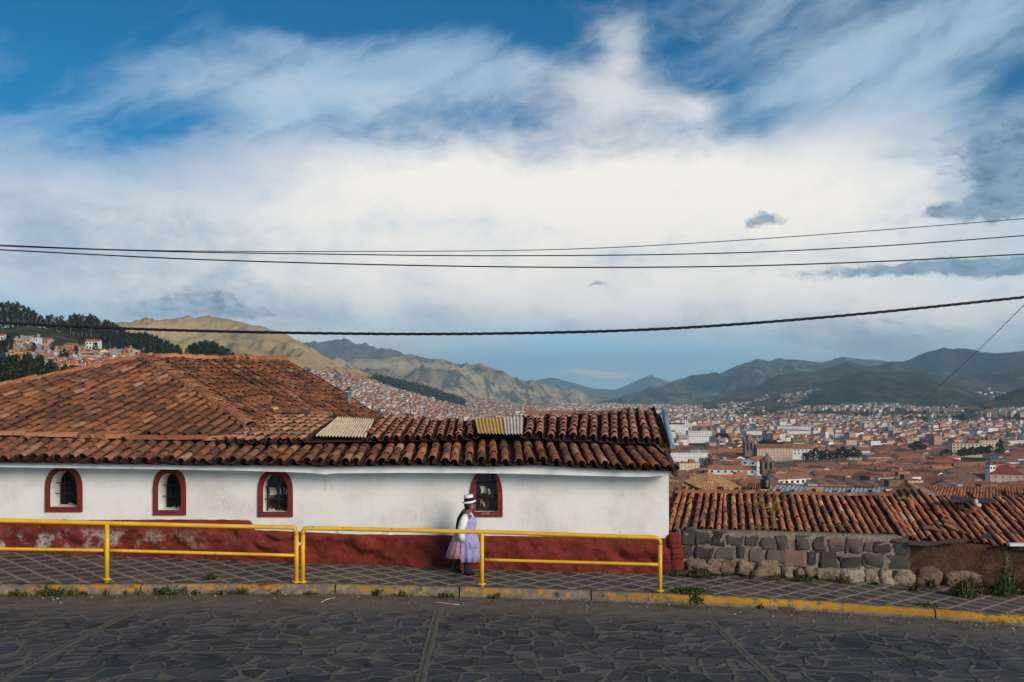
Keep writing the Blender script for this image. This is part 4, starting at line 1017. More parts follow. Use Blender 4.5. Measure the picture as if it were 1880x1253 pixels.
WALLN = ['white', 'off-white', 'tan', 'cream', 'brick', 'dark brick', 'buff', 'grey']
WALLM = [material(n.replace('-', ' ').replace(' ', '_') + '_house_wall', win_facade(lambda t, p, c=c: t.mix(t.step(t.noise(p, .35, 5, .65), .35, .7), c, tuple(q * .78 for q in c))), .9, .15) for n, c in zip(WALLN, WALLC)]
PLAINW = [material(n.replace('-', ' ').replace(' ', '_') + '_plaster', (lambda c: lambda t: (t.mix(t.step(t.noise(pos(t), .5, 5, .65), .35, .7), c, tuple(q * .80 for q in c)),))(c), .9, .15) for n, c in zip(WALLN, WALLC)]
ROOFC = [(.32, .13, .070), (.42, .18, .092), (.25, .105, .064), (.52, .205, .085), (.40, .39, .38), (.27, .06, .045), (.23, .135, .095)]
ROOFN = ['brown tile', 'terracotta tile', 'dark tile', 'bright orange tile', 'grey metal', 'red painted', 'weathered brown tile']
def roof_fn(c):
    def f(t):
        p = pos(t); n = t.noise(p, .55, 6, .7); n2 = t.noise(p, 3.0, 4, .7); o = t.n('TexCoord', out=None).outputs['Object']
        wv = t.n('TexWave', {'Vector': o, 'Scale': .5, 'Distortion': 1.5, 'Detail': 2.0}, out=1, bands_direction='X')
        k = t.mix(t.step(n, .34, .66), tuple(q * 1.2 for q in c), tuple(q * .62 for q in c)); k = t.mix(t.math('MULTIPLY', t.step(n2, .55, .7), .4), k, tuple(q * .5 for q in c))
        return t.mix(t.math('MULTIPLY', wv, .30), k, tuple(q * .45 for q in c)), wv
    return f
ROOFM = [material(n.replace(' ', '_') + '_roof', roof_fn(c), .92, .12, (.5, .12)) for n, c in zip(ROOFN, ROOFC)]
PANE = plain('far_window', (.028, .030, .036), .3, .5, .3, .5)
UNIT = MB(); UNIT.box((0, 0, 0), (1, 1, 1)); UNITW = UNIT.mesh('window', PANE)
def house_meshes(w, d, h, typ, pitch=.36, over=.5, found=5.0):
    a = MB(); b = MB(); x, y = w / 2, d / 2
    pk = y * pitch if typ == 'gable' else 0
    vs = [(-x, -y, -found), (x, -y, -found), (x, y, -found), (-x, y, -found), (-x, -y, h), (x, -y, h), (x, y, h), (-x, y, h)]
    fs = [(0, 1, 5, 4), (1, 2, 6, 5), (2, 3, 7, 6), (3, 0, 4, 7)]
    if typ == 'gable':
        vs += [(-x, 0, h + pk), (x, 0, h + pk)]; fs += [(5, 6, 9), (7, 4, 8)]
    a.add(vs, fs)
    X, Y2 = x + over, y + over; e = -over * pitch; T = .28
    if typ == 'gable':
        top = [(-X, -Y2, h + e + T), (X, -Y2, h + e + T), (X, 0, h + pk + T), (-X, 0, h + pk + T), (X, Y2, h + e + T), (-X, Y2, h + e + T)]
        bot = [(p[0], p[1], p[2] - T + .03) for p in top]
        b.add(top + bot, [(0, 1, 2, 3), (3, 2, 4, 5), (7, 6, 9, 8), (8, 9, 11, 10), (0, 6, 7, 1), (1, 7, 8, 2), (2, 8, 10, 4), (4, 10, 11, 5), (5, 11, 9, 3), (3, 9, 6, 0)])
    elif typ == 'hip':
        r = max(0, x - y); pk = y * pitch * 1.05
        v = [(-X, -Y2, h + e + T), (X, -Y2, h + e + T), (X, Y2, h + e + T), (-X, Y2, h + e + T), (-r, 0, h + pk + T), (r, 0, h + pk + T)]; v += [(p[0], p[1], p[2] - T) for p in v[:4]]
        b.add(v, [(0, 1, 5, 4), (1, 2, 5), (2, 3, 4, 5), (3, 0, 4), (6, 7, 1, 0), (7, 8, 2, 1), (8, 9, 3, 2), (9, 6, 0, 3), (9, 8, 7, 6)])
    else:
        b.box((0, 0, h + .14), (w + .3, d + .3, .28)); b.box((w * .22, d * .1, h + .28 + 1.1), (w * .28, d * .3, 2.2)); 
        b.box((-w * .3, -d * .2, h + .28 + .6), (1.3, 1.3, 1.2))
    return a, b
def house(name, p, w, d, h, rz, wi, ri, typ, label, cat, group, nwin=0, pitch=.36, found=5.0, wins=None):
    a, b = house_meshes(w, d, h, typ, pitch, found=found)
    o = link(name, a.mesh(name, (PLAINW if nwin else WALLM)[wi])); o.location = p; o.rotation_euler.z = rz; tag(o, label, cat, group)
    r = bpy.data.objects.new('roof', b.mesh('roof', ROOFM[ri])); COL.objects.link(r); r.parent = o
    if nwin:
        nst = max(1, int(h / 2.9))
        for side in (0, 1):
            L = (w, d)[side]; n = nwin if side == 0 else max(1, int(nwin * d / w))
            for s in range(nst):
                for k in range(n):
                    q = (k + .5) / n * L - L / 2; z = h - 1.6 - s * 2.9
                    if z < .6: continue
                    wd = bpy.data.objects.new('window', UNITW); COL.objects.link(wd); wd.parent = o; ww = min(1.5, L / n * .5)
                    left_face = math.sin(rz) > 0
                    wd.location = (q, -d / 2 - .01, z) if side == 0 else ((-w / 2 - .01) if rz < 0 else (w / 2 + .01) if False else (-w / 2 - .01), q, z); wd.scale = (ww, .12, 1.35) if side == 0 else (.12, ww, 1.35)
    return o
def sunlit_bleached():
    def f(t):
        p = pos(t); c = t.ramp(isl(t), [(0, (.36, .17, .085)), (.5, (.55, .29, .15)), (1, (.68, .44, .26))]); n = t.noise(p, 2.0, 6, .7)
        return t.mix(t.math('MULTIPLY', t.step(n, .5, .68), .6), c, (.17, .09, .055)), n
    return material('sunlit_bleached_tile', f, .92, .12, (.4, .02))
GABLE = sunlit_bleached()  # old pale tile, made paler still: sunlight on the slopes put into colour
MARKS = [(1407, 850, 'the domed church belfry'), (1374, 812, 'the brown bell tower'), (1350, 862, 'the long white convent'), (1470, 828, 'the white cloister'), (1262, 856, 'the cream warehouse'), (1520, 836, 'the garden trees'), (1818, 860, 'the tower house'), (1770, 822, 'the cream church'),
         (1440, 788, 'the market hall'), (1280, 796, 'the striped block'), (1690, 820, 'the big round tree'), (1600, 870, 'the middle brown roofs'), (1560, 800, 'the pale apartments'), (1850, 800, 'the right edge'), (1850, 840, 'the red roofs'), (1640, 790, 'the crowded middle'), (1750, 770, 'the tree belt'), (1240, 770, 'the white house gable')]
def near_mark(p):
    px = CX + p.x / p.y * FPX; py = HY - p.z / p.y * FPX
    return min(MARKS, key=lambda m: (m[0] - px) ** 2 + ((m[1] - py) * 2.5) ** 2)[2]
def pxy(p): return CX + p.x / p.y * FPX, HY - p.z / p.y * FPX
# ---- landmarks of the old town
LM = []
def lm(name, px, py, Y, w, d, h, rz, wi, ri, typ, label, cat='building', nwin=0, pitch=.36, group=None):
    p = I(px, py, Y); o = house(name, p, w, d, h, R(rz), wi, ri, typ, label, cat, group, nwin, pitch, 8); LM.append((px, py, w / Y * FPX / 2 + 4, h / Y * FPX + 4, Y)); return o
lm('convent', 1344, 873, 700, 32, 12, 4.6, -12, 0, 3, 'gable', 'long white convent wing with bright orange roof and small square windows', 'convent', 7, .34)
lm('convent', 1386, 868, 730, 26, 12, 9.5, 58, 0, 3, 'gable', 'tall white convent wing with orange roof left of the domed belfry', 'convent', 6, .34)
lm('cloister', 1471, 839, 1000, 34, 13, 8.5, -4, 0, 1, 'hip', 'white two-storey cloister with a row of dark windows and terracotta roof', 'cloister', 9, .34)
lm('cloister', 1535, 838, 1030, 34, 12, 6.0, 9, 3, 3, 'gable', 'cream low wing right of the white cloister with orange roof', 'cloister', 8, .3)
lm('warehouse', 1262, 863, 760, 16, 10, 5.5, 10, 3, 1, 'flat', 'plain cream flat-topped warehouse just right of the white house gable', 'warehouse')
lm('hall', 1262, 838, 930, 36, 9, 3.4, 3, 0, 4, 'flat', 'long low white flat-topped hall above the brown roofs', 'hall')
lm('market_hall', 1425, 797, 1750, 120, 46, 6, 4, 0, 4, 'flat', 'very long white market hall with pale roof across the middle of the city', 'market hall')
lm('market_hall', 1462, 789, 2000, 90, 40, 7, 2, 1, 4, 'flat', 'off-white second market hall just beyond the long white one', 'market hall')
lm('office_block', 1283, 803, 1400, 34, 12, 8.8, 6, 0, 4, 'flat', 'white office block with dark upright window strips near the white house gable', 'office', 9)
lm('convent', 1444, 893, 470, 19, 12, 4.2, 24, 0, 1, 'gable', 'white wing with three dark windows under a broad brown roof behind the black tank', 'convent', 6, .30)
lm('nave', 1418, 838, 960, 34, 16, 8.5, 2, 6, 0, 'gable', 'brown stone church nave right of the bell tower', 'church', 0, .4)
lm('tower_house', 1818, 872, 560, 3.7, 3.7, 5.6, 15, 0, 2, 'flat', 'small white tower house with dark windows among red roofs at the right', 'house', 2)
lm('red_roof_house', 1845, 880, 560, 17, 10, 3.5, -15, 6, 5, 'hip', 'house with a deep red painted hipped roof at the right edge', 'house', 0, .6)
lm('church', 1772, 833, 1050, 30, 14, 11, -8, 3, 1, 'flat', 'cream stone church block with flat top and two storeys of windows', 'church', 8)
lm('church_wing', 1810, 828, 1120, 26, 14, 12, 10, 2, 0, 'flat', 'tan flat-topped block right of the cream church', 'church', 7)
lm('red_hall', 1240, 786, 1600, 26, 12, 6, 4, 0, 5, 'gable', 'white hall with raspberry red roof just past the blue gutter pipe', 'hall')
lm('white_block', 1256, 788, 1620, 11, 10, 14, 0, 0, 4, 'flat', 'slim white block beside the raspberry red roof', 'apartment block', 3)
BST = plain('tower_stone', (.20, .13, .095), .35, .6)
def ring(c, r_, n=16): return [Vector((c.x + math.cos(2 * math.pi * k / n) * r_, c.y + math.sin(2 * math.pi * k / n) * r_, c.z)) for k in range(n)]
def belfry(name, label, px, py, Y, w, h, dome):
    b = I(px, py, Y); e = empty(name, b, label, 'church tower'); m = MB(); H = h * .58
    m.box(b + Vector((0, 0, H * .22)), (w, w, H * .44)); m.box(b + Vector((0, 0, H * .45)), (w * 1.1, w * 1.1, h * .025))
    for i in (-1, 0, 1):
        for j in (-1, 0, 1):
            if (i, j) != (0, 0): m.box(b + Vector((i * w * .39, j * w * .39, H * .73)), (w * .2, w * .2, H * .52))
    m.box(b + Vector((0, 0, H * 1.01)), (w * 1.12, w * 1.12, h * .035)); m.build('tower', BST, e)
    m = MB(); m.box(b + Vector((0, 0, H * .72)), (w * .55, w * .55, H * .5)); m.build('opening', DARK, e)
    m = MB(); z0 = b.z + H * 1.03; dz = (h - H) * (.62 if dome else .5)
    rs = [ring(Vector((b.x, b.y, z0 + dz * math.sin(a))), w * (.47 if dome else .40) * math.cos(a) + .05) for a in [k * math.pi / 16 for k in range(8)]]; m.loft(rs, 0, True, caps=(True, True))
    for i in (-1, 1):
        for j in (-1, 1): m.box(b + Vector((i * w * .45, j * w * .45, H * 1.03 + h * .05)), (w * .1, w * .1, h * .10))
    m.build('dome', BST, e); m = MB(); t_ = Vector((b.x, b.y, z0 + dz)); m.tube([t_ - Vector((0, 0, h * .03)), t_ + Vector((0, 0, h * .06)), t_ + Vector((0, 0, h * .14))], [w * .12, w * .09, w * .02], 8); m.build('lantern', BST, e)
belfry('domed_belfry', 'brown stone church belfry with a round dome beside the white convent', 1408, 872, 690, 8.4, 15.5, True); LM.append((1408, 860, 14, 30, 690))
belfry('bell_tower', 'taller brown stone bell tower with a small cap beyond the convent roofs', 1374, 838, 960, 8.5, 23, False); LM.append((1374, 825, 12, 30, 960))

# ---- near roofs beyond the tiled house
def roof_house(label, roofs, mats, walls=None, nc=30, nr=10, name='tiled_house', rf=.33):
    e = empty(name, roofs[0][0], label, 'house'); m = MB()
    for q in roofs: tile_patch(m, bil(*q), nc, nr, rr, over=.3, rfac=rf, lift=.02, jit=.8, seg=4)
    for q in roofs: m.grid(lambda u, v: bil(*q)(u, v) - Vector((0, 0, .04)), 4, 4, 1)
    m.build('roof', mats, e)
    for w in walls or []:
        m = MB(); m.add(list(w[0]), [tuple(range(len(w[0])))]); m.build('wall', w[1], e)
    return e
roof_house('long tiled roof with straight narrow columns at the right behind the near ragged roof', [(I(1646, 926, 40), I(1980, 930, 44), I(1668, 894, 43), I(1960, 899, 47))], [TILE2, PAN], [([I(1646, 926, 40), I(1980, 930, 44), I(1980, 1010, 44), I(1646, 1010, 40)], ADOBE)], 52, 9)
roof_house('small brown hipped roof rising behind the blue tin sheets', [(I(1612, 918, 38), I(1690, 916, 38), I(1660, 886, 40), I(1664, 886, 40)), (I(1690, 916, 38), I(1740, 918, 42), I(1663, 886, 40), I(1668, 886, 40.5))], [ROOFM[6], PAN], [([I(1612, 918, 38), I(1740, 918, 42), I(1740, 990, 42), I(1612, 990, 38)], ADOBE)], 16, 8)
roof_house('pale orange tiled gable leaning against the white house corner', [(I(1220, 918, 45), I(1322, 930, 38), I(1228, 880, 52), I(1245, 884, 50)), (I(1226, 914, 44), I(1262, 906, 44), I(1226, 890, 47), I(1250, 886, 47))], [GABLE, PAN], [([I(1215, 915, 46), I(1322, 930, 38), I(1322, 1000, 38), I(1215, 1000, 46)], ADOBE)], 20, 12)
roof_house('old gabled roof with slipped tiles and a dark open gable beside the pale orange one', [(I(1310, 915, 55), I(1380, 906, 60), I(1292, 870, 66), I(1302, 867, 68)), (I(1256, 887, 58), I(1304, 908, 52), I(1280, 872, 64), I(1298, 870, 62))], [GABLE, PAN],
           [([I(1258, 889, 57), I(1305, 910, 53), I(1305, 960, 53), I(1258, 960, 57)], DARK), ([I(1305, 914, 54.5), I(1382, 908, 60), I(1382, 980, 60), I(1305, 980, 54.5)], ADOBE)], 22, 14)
roof_house('short strip of brown tiles left of the black water tank', [(I(1366, 912, 44), I(1396, 912, 44), I(1376, 890, 46), I(1396, 890, 46))], [TILE, PAN], [([I(1366, 912, 44), I(1396, 912, 44), I(1396, 960, 44), I(1366, 960, 44)], ADOBE)], 6, 7)
TIN = sheet('blue_grey_tin', (.25, .31, .38), (.36, .41, .46), (.17, .12, .09))
def tin_house():
    e = empty('tin_roof_house', I(1515, 930, 36), 'low building with faded blue corrugated tin sheets for a roof', 'house'); m = MB()
    P = bil(I(1408, 912, 33), I(1616, 916, 33), I(1424, 891, 38), I(1622, 895, 38)); m.grid(lambda u, v: P(u, v) + Vector((0, 0, .010 * math.sin(u * 160))), 320, 3); m.build('roof', TIN, e)
    m = MB(); m.add([P(.0, 0), P(1, 0), P(1, 0) - Vector((0, 0, 3)), P(0, 0) - Vector((0, 0, 3))], [(0, 1, 2, 3)]); m.build('wall', ADOBE, e)
    m = MB(); m.grid(lambda u, v: P(lerp(.32, .47, u), lerp(.25, .7, v)) + Vector((0, 0, .08)), 3, 3); m.build('roof_panel', SY, e)
    m = MB(); Q = lambda u, v: P(lerp(.28, 1.0, u), lerp(.86, 1.08, v)) + Vector((0, 0, .12 + v * .1)); m.grid(Q, 4, 2); m.build('tiled_strip', ROOFM[6], e)
    return P
TP = tin_house()
def tank():
    b = I(1405, 897, 37); e = empty('water_tank', b, 'squat black plastic water tank standing on the blue tin roof', 'water tank'); m = MB(); w = 9.0 / FPX * 37; z = [0, .06, .10, .30, .32, .34, .40]; r_ = [.95, 1, .94, 1, .92, .60, .45]
    m.loft([ring(b + Vector((0, 0, q * 1.05)), w * s) for q, s in zip(z, r_)], 0, True, caps=(True, True)); bm = plain('black_plastic', (.012, .013, .015), .3, 6, .45, .5); m.build('body', bm, e)
    m = MB(); m.loft([ring(b + Vector((0, 0, q)), w * s) for q, s in ((.42, .42), (.475, .42), (.485, .35))], 0, True, caps=(True, True)); m.build('lid', bm, e)
    e2 = empty('tank_stand', b - Vector((0, 0, .12)), 'low pale block that the black water tank stands on', 'block'); m = MB(); m.box(b - Vector((0, 0, .13)), (w * 2.5, w * 2.3, .22)); m.build('block', PLAINW[6], e2)
tank()

# ---- the mass of the town
rh = random.Random(77)
cand = []
Y = 150.0
while Y < 1250:
    d0 = lerp(13, 25, (Y - 150) / 1100); x = (1195 - CX) / FPX * Y + rh.uniform(-8, 0)
    while x < (1960 - CX) / FPX * Y:
        w = rh.uniform(13, 30) * lerp(.75, 1.1, min(1, Y / 700)); yy = Y + rh.uniform(-.25, .25) * d0
        cand.append((x + w / 2, yy, w)); x += w * rh.uniform(.92, 1.15) + rh.uniform(0, 2)
    Y += d0 * rh.uniform(.9, 1.15)
def clash(px, py, Y):
    for a, b, hw, hh, yl_ in LM:
        if abs(px - a) < hw + 700 / Y * 3 and ((yl_ * .80 < Y < yl_ + 6) and py - b > -hh - 6 and py < b + 26): return True
        if abs(px - a) < hw and abs(Y - yl_) < 16: return True
    return False
ntown = 0; REST = []
for x, y, w in cand:
    h = rh.choice([3.6, 4.4, 5.6, 6.2]); p = Vector((x, y, zg(y))); px, py = pxy(p + Vector((0, 0, h)))
    if py > 935 or clash(px, py, y): continue
    rz = R(rh.choice([14, 14, 14, 104 - 90, -76 + 90, 10, 20]) + rh.gauss(0, 4)); d = rh.uniform(8, 12)
    if rh.random() < .28: rz += R(90); w, d = d * 1.1, w * .8; w, d = d, w; rz = R(rh.choice([-66, -72, -60]))
    typ = rh.choice(['gable'] * 6 + ['hip'] * 3 + ['flat']); wi = rh.choice([0, 0, 1, 1, 3, 2, 6, 4]); ri = rh.choices(range(7), [5, 4, 4, 1.2, .5, .35, 5])[0]
    if typ == 'flat': h += 1.5; ri = rh.choice([4, 6, 1]); 
    if ntown < 300:
        z = 'near ' + near_mark(p); lab = f"{'low' if h < 5 else 'two-storey'} {WALLN[wi]} house with {ROOFN[ri]} {'flat' if typ == 'flat' else 'hipped' if typ == 'hip' else 'gabled'} roof {z}"
        house('tiled_town_house', p, w, d, h, rz, wi, ri, typ, lab, 'house', 'tiled houses of the old town ' + z, 0, rh.uniform(.34, .46)); ntown += 1
    else: REST.append((p, w, d, h, rz, wi, ri, typ))
cand = []; Y = 1200.0
napt = 0
while Y < 8200:
    k = (Y - 1200) / 7000; dY = lerp(15, 120, min(1, k * 1.2)); x = (1180 - CX) / FPX * Y if Y < 2400 else (760 - CX) / FPX * Y
    while x < (1960 - CX) / FPX * Y:
        w = rh.uniform(6.5, 13) * (1.7 if rh.random() < .08 else 1) * lerp(1, 1.55, k); yy = Y + rh.uniform(-.4, .4) * dY; p = Vector((x + w / 2, yy, zg(yy))); px, py = pxy(p)
        x += w * rh.uniform(.9, 1.25) + rh.choice([0, 0, 1, 3, 8])
        green = noise.noise(Vector((px * .012, Y * .0022, 5))) > .40
        if clash(px, py, yy) or green or (px > 1700 and yy > 3300) or (1420 < px and yy > 4000): continue
        h = rh.choice([4, 5, 5.5, 6, 7, 8, 9.5, 11]) * (1 + .6 * (noise.noise(Vector((px * .02, Y * .003, 9))) > .15)) * lerp(1, .8, k); wi = rh.choices(range(8), [7, 4, 1.6, 2, 4.4, 1.6, 2.8, .7])[0]; ri = rh.choices(range(7), [3, 4.5, 1.2, 2, 2.2, .8, 1.8])[0]
        rz = R(rh.choice([12, 20, -70, 5]) + rh.gauss(0, 6)); d = rh.uniform(6, 11); typ = 'flat' if rh.random() < .5 else 'gable'
        if napt < 290:
            z = 'near ' + near_mark(p); nm = 'tall' if h > 13 else 'mid-height' if h > 8 else 'low'
            house('city_block', p, w, d, h, rz, wi, ri, typ, f"{nm} {WALLN[wi]} city building with {ROOFN[ri]} {'flat' if typ == 'flat' else 'gabled'} roof {z}", 'building', 'city buildings beyond the old town ' + z); napt += 1
        else: REST.append((p, w, d, h, rz, wi, ri, typ))
    Y += dY * rh.uniform(.85, 1.15)
def mass(name, lst, label, extra_scale=1.0):
    """the rest of a town as one object: every house its own walls and roof"""
    a = MB(); b = MB()
    for p, w, d, h, rz, wi, ri, typ in lst:
        x, y = house_meshes(w, d, h, typ, .38, found=6); ca, sa = math.cos(rz), math.sin(rz)
        for src, off in ((x, 0), (y, 8)):
            vs = [(p.x + q[0] * ca - q[1] * sa, p.y + q[0] * sa + q[1] * ca, p.z + q[2]) for q in src.v]; a.add(vs, src.f, (wi if off == 0 else 8 + ri))
    return tag(a.build(name, WALLM + ROOFM), label, 'town', kind='stuff')
Y = 230.0                                               # the streets hidden behind the white house
while Y < 2400:
    x = (640 + 60 * (Y < 900) - CX) / FPX * Y; dY = lerp(15, 30, Y / 2400)
    while x < (1190 - CX) / FPX * Y:
        w = rh.uniform(9, 19); yy = Y + rh.uniform(-.3, .3) * dY; p = Vector((x + w / 2, yy, zg(yy))); x += w * rh.uniform(.95, 1.3)
        if noise.noise(Vector((p.x * .01, Y * .006, 2))) > .42: continue
        REST.append((p, w, rh.uniform(8, 12), rh.choice([3.6, 4.5, 5.6, 6.5]), R(rh.choice([14, -70, 8]) + rh.gauss(0, 5)), rh.choice([0, 1, 1, 3, 2, 4, 6]), rh.choices(range(7), [5, 4, 3, 1.5, 1, .3, 4])[0], rh.choice(['gable', 'gable', 'hip', 'flat'])))
    Y += dY * rh.uniform(.85, 1.15)
mass('distant_city', REST, 'thousands of small pale and brick houses filling the valley floor below the hills')
# brick houses climbing the left side of the valley
HREST = []; nb = 0; tt = 0.0
rows = 64
for j in range(rows):
    t = .02 + .95 * (j / rows) ** 1.05
    px = 430 + rh.uniform(0, 5)
    while px < 1140:
        p = H2.at(px, t, True); s = rh.uniform(8, 14) * (1 + .0 * t) * max(1, p.y / 3200); stepx = s / p.y * FPX * rh.uniform(.85, 1.3); px += stepx
        qx, qy = pxy(p)
        if 690 < qx < 852 and -15 < qy - tab([(690, 702), (760, 722), (852, 746)], qx) < 4: continue
        if t > .80 and qx < 600 and rh.random() < .6: continue
        if noise.noise(Vector((qx * .03, t * 6, 2))) > .38: continue
        h = rh.choice([3.5, 5.5, 6, 8]); wi = rh.choices(range(8), [1.2, .8, 1.5, 1.2, 5, 4, 3, .7])[0]; ri = rh.choices(range(7), [1, 2.4, .6, 1.4, 3, .5, 1])[0]; typ = 'flat' if rh.random() < .6 else 'gable'
        a = (p, s, s * rh.uniform(.7, 1), h, R(rh.choice([-30, 25, 50, -40]) + rh.gauss(0, 8)), wi, ri, typ)
        vis = qy < tab([(430, 662), (527, 668), (712, 775), (870, 768), (1200, 756)], qx) + 2
        if not vis: continue
        HREST.append(a)
HREST.sort(key=lambda a: a[0].y)
for a in HREST[:290]:
    p, w, d, h, rz, wi, ri, typ = a; qx, qy = pxy(p)
    z = 'above the roof vent pipe' if 600 < qx < 680 else 'just past the main roof ridge' if qx < 600 else 'below the dark strip of forest' if qx < 860 else 'far down the valley side'
    house('hillside_house', p, w, d, h, rz, wi, ri, typ, f"{'tall' if h > 5.7 else 'low'} {WALLN[wi]} house with {'flat' if typ == 'flat' else 'gabled'} {ROOFN[ri]} roof {z}", 'house', 'houses on the valley side ' + z)
mass('hillside_town', HREST[290:], 'dense brick and tile houses spread down the left side of the valley')
# houses on the near hill at the far left
def h1(px, py, w, d, h, rz, wi, ri, typ, label, nwin=3):
    t0 = min((k / 200 for k in range(201)), key=lambda t: abs(pxy(H1.at(px, t))[1] - py)); p = H1.at(px, t0)
    return house('brick_hill_house', p, w * p.y / FPX, d, h * p.y / FPX, R(rz), wi, ri, typ, label, 'house', 'brick houses on the near hill', nwin, .3, 6)
h1(37, 637, 15, 7, 14, 8, 4, 4, 'flat', 'brick house at the left end of the terrace under the grassy bank', 3)
h1(53, 636, 13, 7, 15, 4, 3, 4, 'gable', 'cream and blue house with grey gable second in the terrace', 2)
h1(67, 634, 13, 7, 13, 4, 0, 4, 'flat', 'white house with dark ground floor in the terrace under the grassy bank', 3)
h1(85, 638, 17, 7, 14, -6, 4, 1, 'gable', 'brick house with terracotta roof at the right end of the terrace', 3)
h1(172, 643, 23, 8, 16, 6, 0, 3, 'gable', 'white three-storey house with orange roof in front of the pale trunks', 4)
h1(138, 646, 30, 8, 12, 4, 4, 1, 'gable', 'wide brick house with long terracotta roof left of the white three-storey house', 6)
h1(110, 668, 14, 7, 8, 3, 0, 1, 'gable', 'small white house with tile roof above the road bend', 2)
h1(126, 668, 11, 7, 9, 0, 0, 4, 'flat', 'white flat-roofed house with dark windows above the road bend', 2)
h1(3, 626, 12, 7, 9, 10, 0, 1, 'gable', 'white house cut by the left edge of the view', 2)
h1(7, 646, 10, 7, 11, -15, 4, 6, 'gable', 'narrow brick house behind the trees at the left edge', 1)
for k, px in enumerate((318, 331, 352, 366, 380, 395, 408, 422, 436)):
    h1(px, 663 + k % 3, 10 + k * 3 % 5, 7, 7 + k % 3, -20 + k * 9, (4, 6, 0, 5, 4)[k % 5], (1, 3, 4)[k % 3], 'gable' if k % 2 else 'flat', ('small ' + WALLN[(4, 6, 0, 5, 4)[k % 5]] + ' house under the small wood, peeping over the main roof ridge'), 1)
WHERE = ['below the terrace', 'beside the white three-storey house', 'right of the road bend', 'above the left roof slope', 'close to the main roof peak']
taken = []
for k in range(800):
    px = rh.uniform(22, 282); py = rh.uniform(tab([(28, 642), (100, 648), (180, 652), (255, 650)], px), tab([(28, 662), (100, 680), (160, 692), (280, 668)], px))
    if any(abs(px - a) < 6.5 and abs(py - b) < 3.6 for a, b in taken) or (95 < px < 133 and 650 < py < 672) or (118 < px < 140 and py < 672 and py > 655): continue
    taken.append((px, py)); wi = rh.choices(range(8), [1.2, .6, 1.2, .8, 6, 4, 3, .5])[0]; ri = rh.choices(range(7), [1, 2.5, .5, 1.5, 3, .3, 1])[0]; typ = 'flat' if rh.random() < .55 else 'gable'
    w = rh.uniform(10, 19); h = rh.uniform(7, 11); zone = WHERE[0] if px < 95 else WHERE[1] if py < 658 else WHERE[2] if px < 190 else WHERE[4]
    h1(px, py, w, 7, h, rh.choice([8, -20, 30, -35]) + rh.gauss(0, 5), wi, ri, typ, f"{WALLN[wi]} house with {ROOFN[ri]} {'flat' if typ == 'flat' else 'gabled'} roof {zone}", 2)

# trees in the town
for px, py, Y, h, wide, n, lab in [(1490, 848, 960, 9, 1.4, 0, 'garden row, left end'), (1680, 829, 1060, 13, 2.0, 0, '')]: pass
GR = [(1478, 848), (1488, 848), (1498, 847), (1508, 846), (1518, 847), (1528, 845), (1538, 844), (1548, 844), (1558, 843), (1568, 843), (1576, 843)]
for k, (px, py) in enumerate(GR): tree('garden_tree', I(px, py, 930), 8.5 + (k * 37 % 5) * .9, 'f', tk + k, 'dark green tree in the garden row in front of the white cloister', 'garden row in front of the white cloister', 1.25)
tree('broadleaf_tree', I(1685, 831, 1060), 12, 'f', 3, 'big round dark tree alone among the town roofs', None, 2.1)
tree('broadleaf_tree', I(1300, 858, 800), 7, 'f', 1, 'dark bushy tree between the cream warehouse and the convent', None, 1.5)
tree('conifer_tree', I(1836, 845, 1000), 21, 'f', 2, 'tall dark conifer near the right edge', None, .55)
tree('broadleaf_tree', I(1738, 844, 950), 10, 'f', 4, 'rounded dark tree left of the avenue trees at the right', None, 1.8)
for k in range(12): tree('avenue_tree', I(1760 + k * 5.2, 840 - k * .5, 1000), 7.5 + k % 3, 'f', k, 'tree in the sloping avenue row below the cream church', 'avenue row below the cream church', 1.3)
for k in range(9): tree('street_tree', I(1398 + k * 5, 822 + k * .7, 1180), 9 + k % 3, 'f', k + 2, 'dark tree in the clump behind the bell tower', 'clump of trees behind the bell tower', 1.3)
for k in range(6): tree('street_tree', I(1318 + k * 3.4, 809 + k % 2, 1330), 10, 'f', k + 1, 'dark tree in the clump right of the striped block', 'clump right of the striped block', 1.1)
def woods():
    """far belts of trees that read as one dark mass"""
    m = MB(); r = random.Random(8)
    def clump(p, s):
        for q in range(16):
            d = Vector((r.gauss(0, .42), r.gauss(0, .42), abs(r.gauss(.45, .35)))) * s; x = Vector((r.gauss(0, 1), r.gauss(0, 1), r.gauss(0, 1))).normalized(); y = x.cross(Vector((r.gauss(0, 1), r.gauss(0, 1), r.gauss(0, 1)))).normalized(); k = s * .22
            c = p + d; m.add([c - x * k, c + y * k, c + x * k, c - y * k], [(0, 1, 2, 3)])
    for k in range(620):
        px = r.uniform(690, 850); py = tab([(690, 701), (760, 721), (850, 746)], px) + r.uniform(-13, 2) * (1 - .5 * abs((px - 770) / 80))
        t = min((q / 120 for q in range(40, 121)), key=lambda t: abs(pxy(H2.at(px, t))[1] - py)); clump(H2.at(px, t), 16)
    for k in range(90): 
        px = r.uniform(445, 680); t = 1 - abs(r.gauss(0, .16)); clump(H2.at(px, max(t, .3)), r.choice([5, 7, 9, 14]))
    for x0, x1, y0, n in ((1450, 1600, 762, 120), (1570, 1720, 766, 110), (1690, 1830, 772, 130), (1660, 1700, 776, 40), (1350, 1440, 765, 50)):
        for k in range(n):
            px = r.uniform(x0, x1); py = y0 + (px - x0) * .02 + r.uniform(-3, 3); Yv = min((900 * 1.03 ** q for q in range(70)), key=lambda y: abs(pxy(Vector((0, y, zg(y))))[1] - py)); clump(Vector(((px - CX) / FPX * Yv, Yv, zg(Yv))), 14)
    return tag(m.build('distant_woods', LEAF_B), 'dark belts of trees on the valley side and across the far city', 'woods', kind='stuff')
woods()
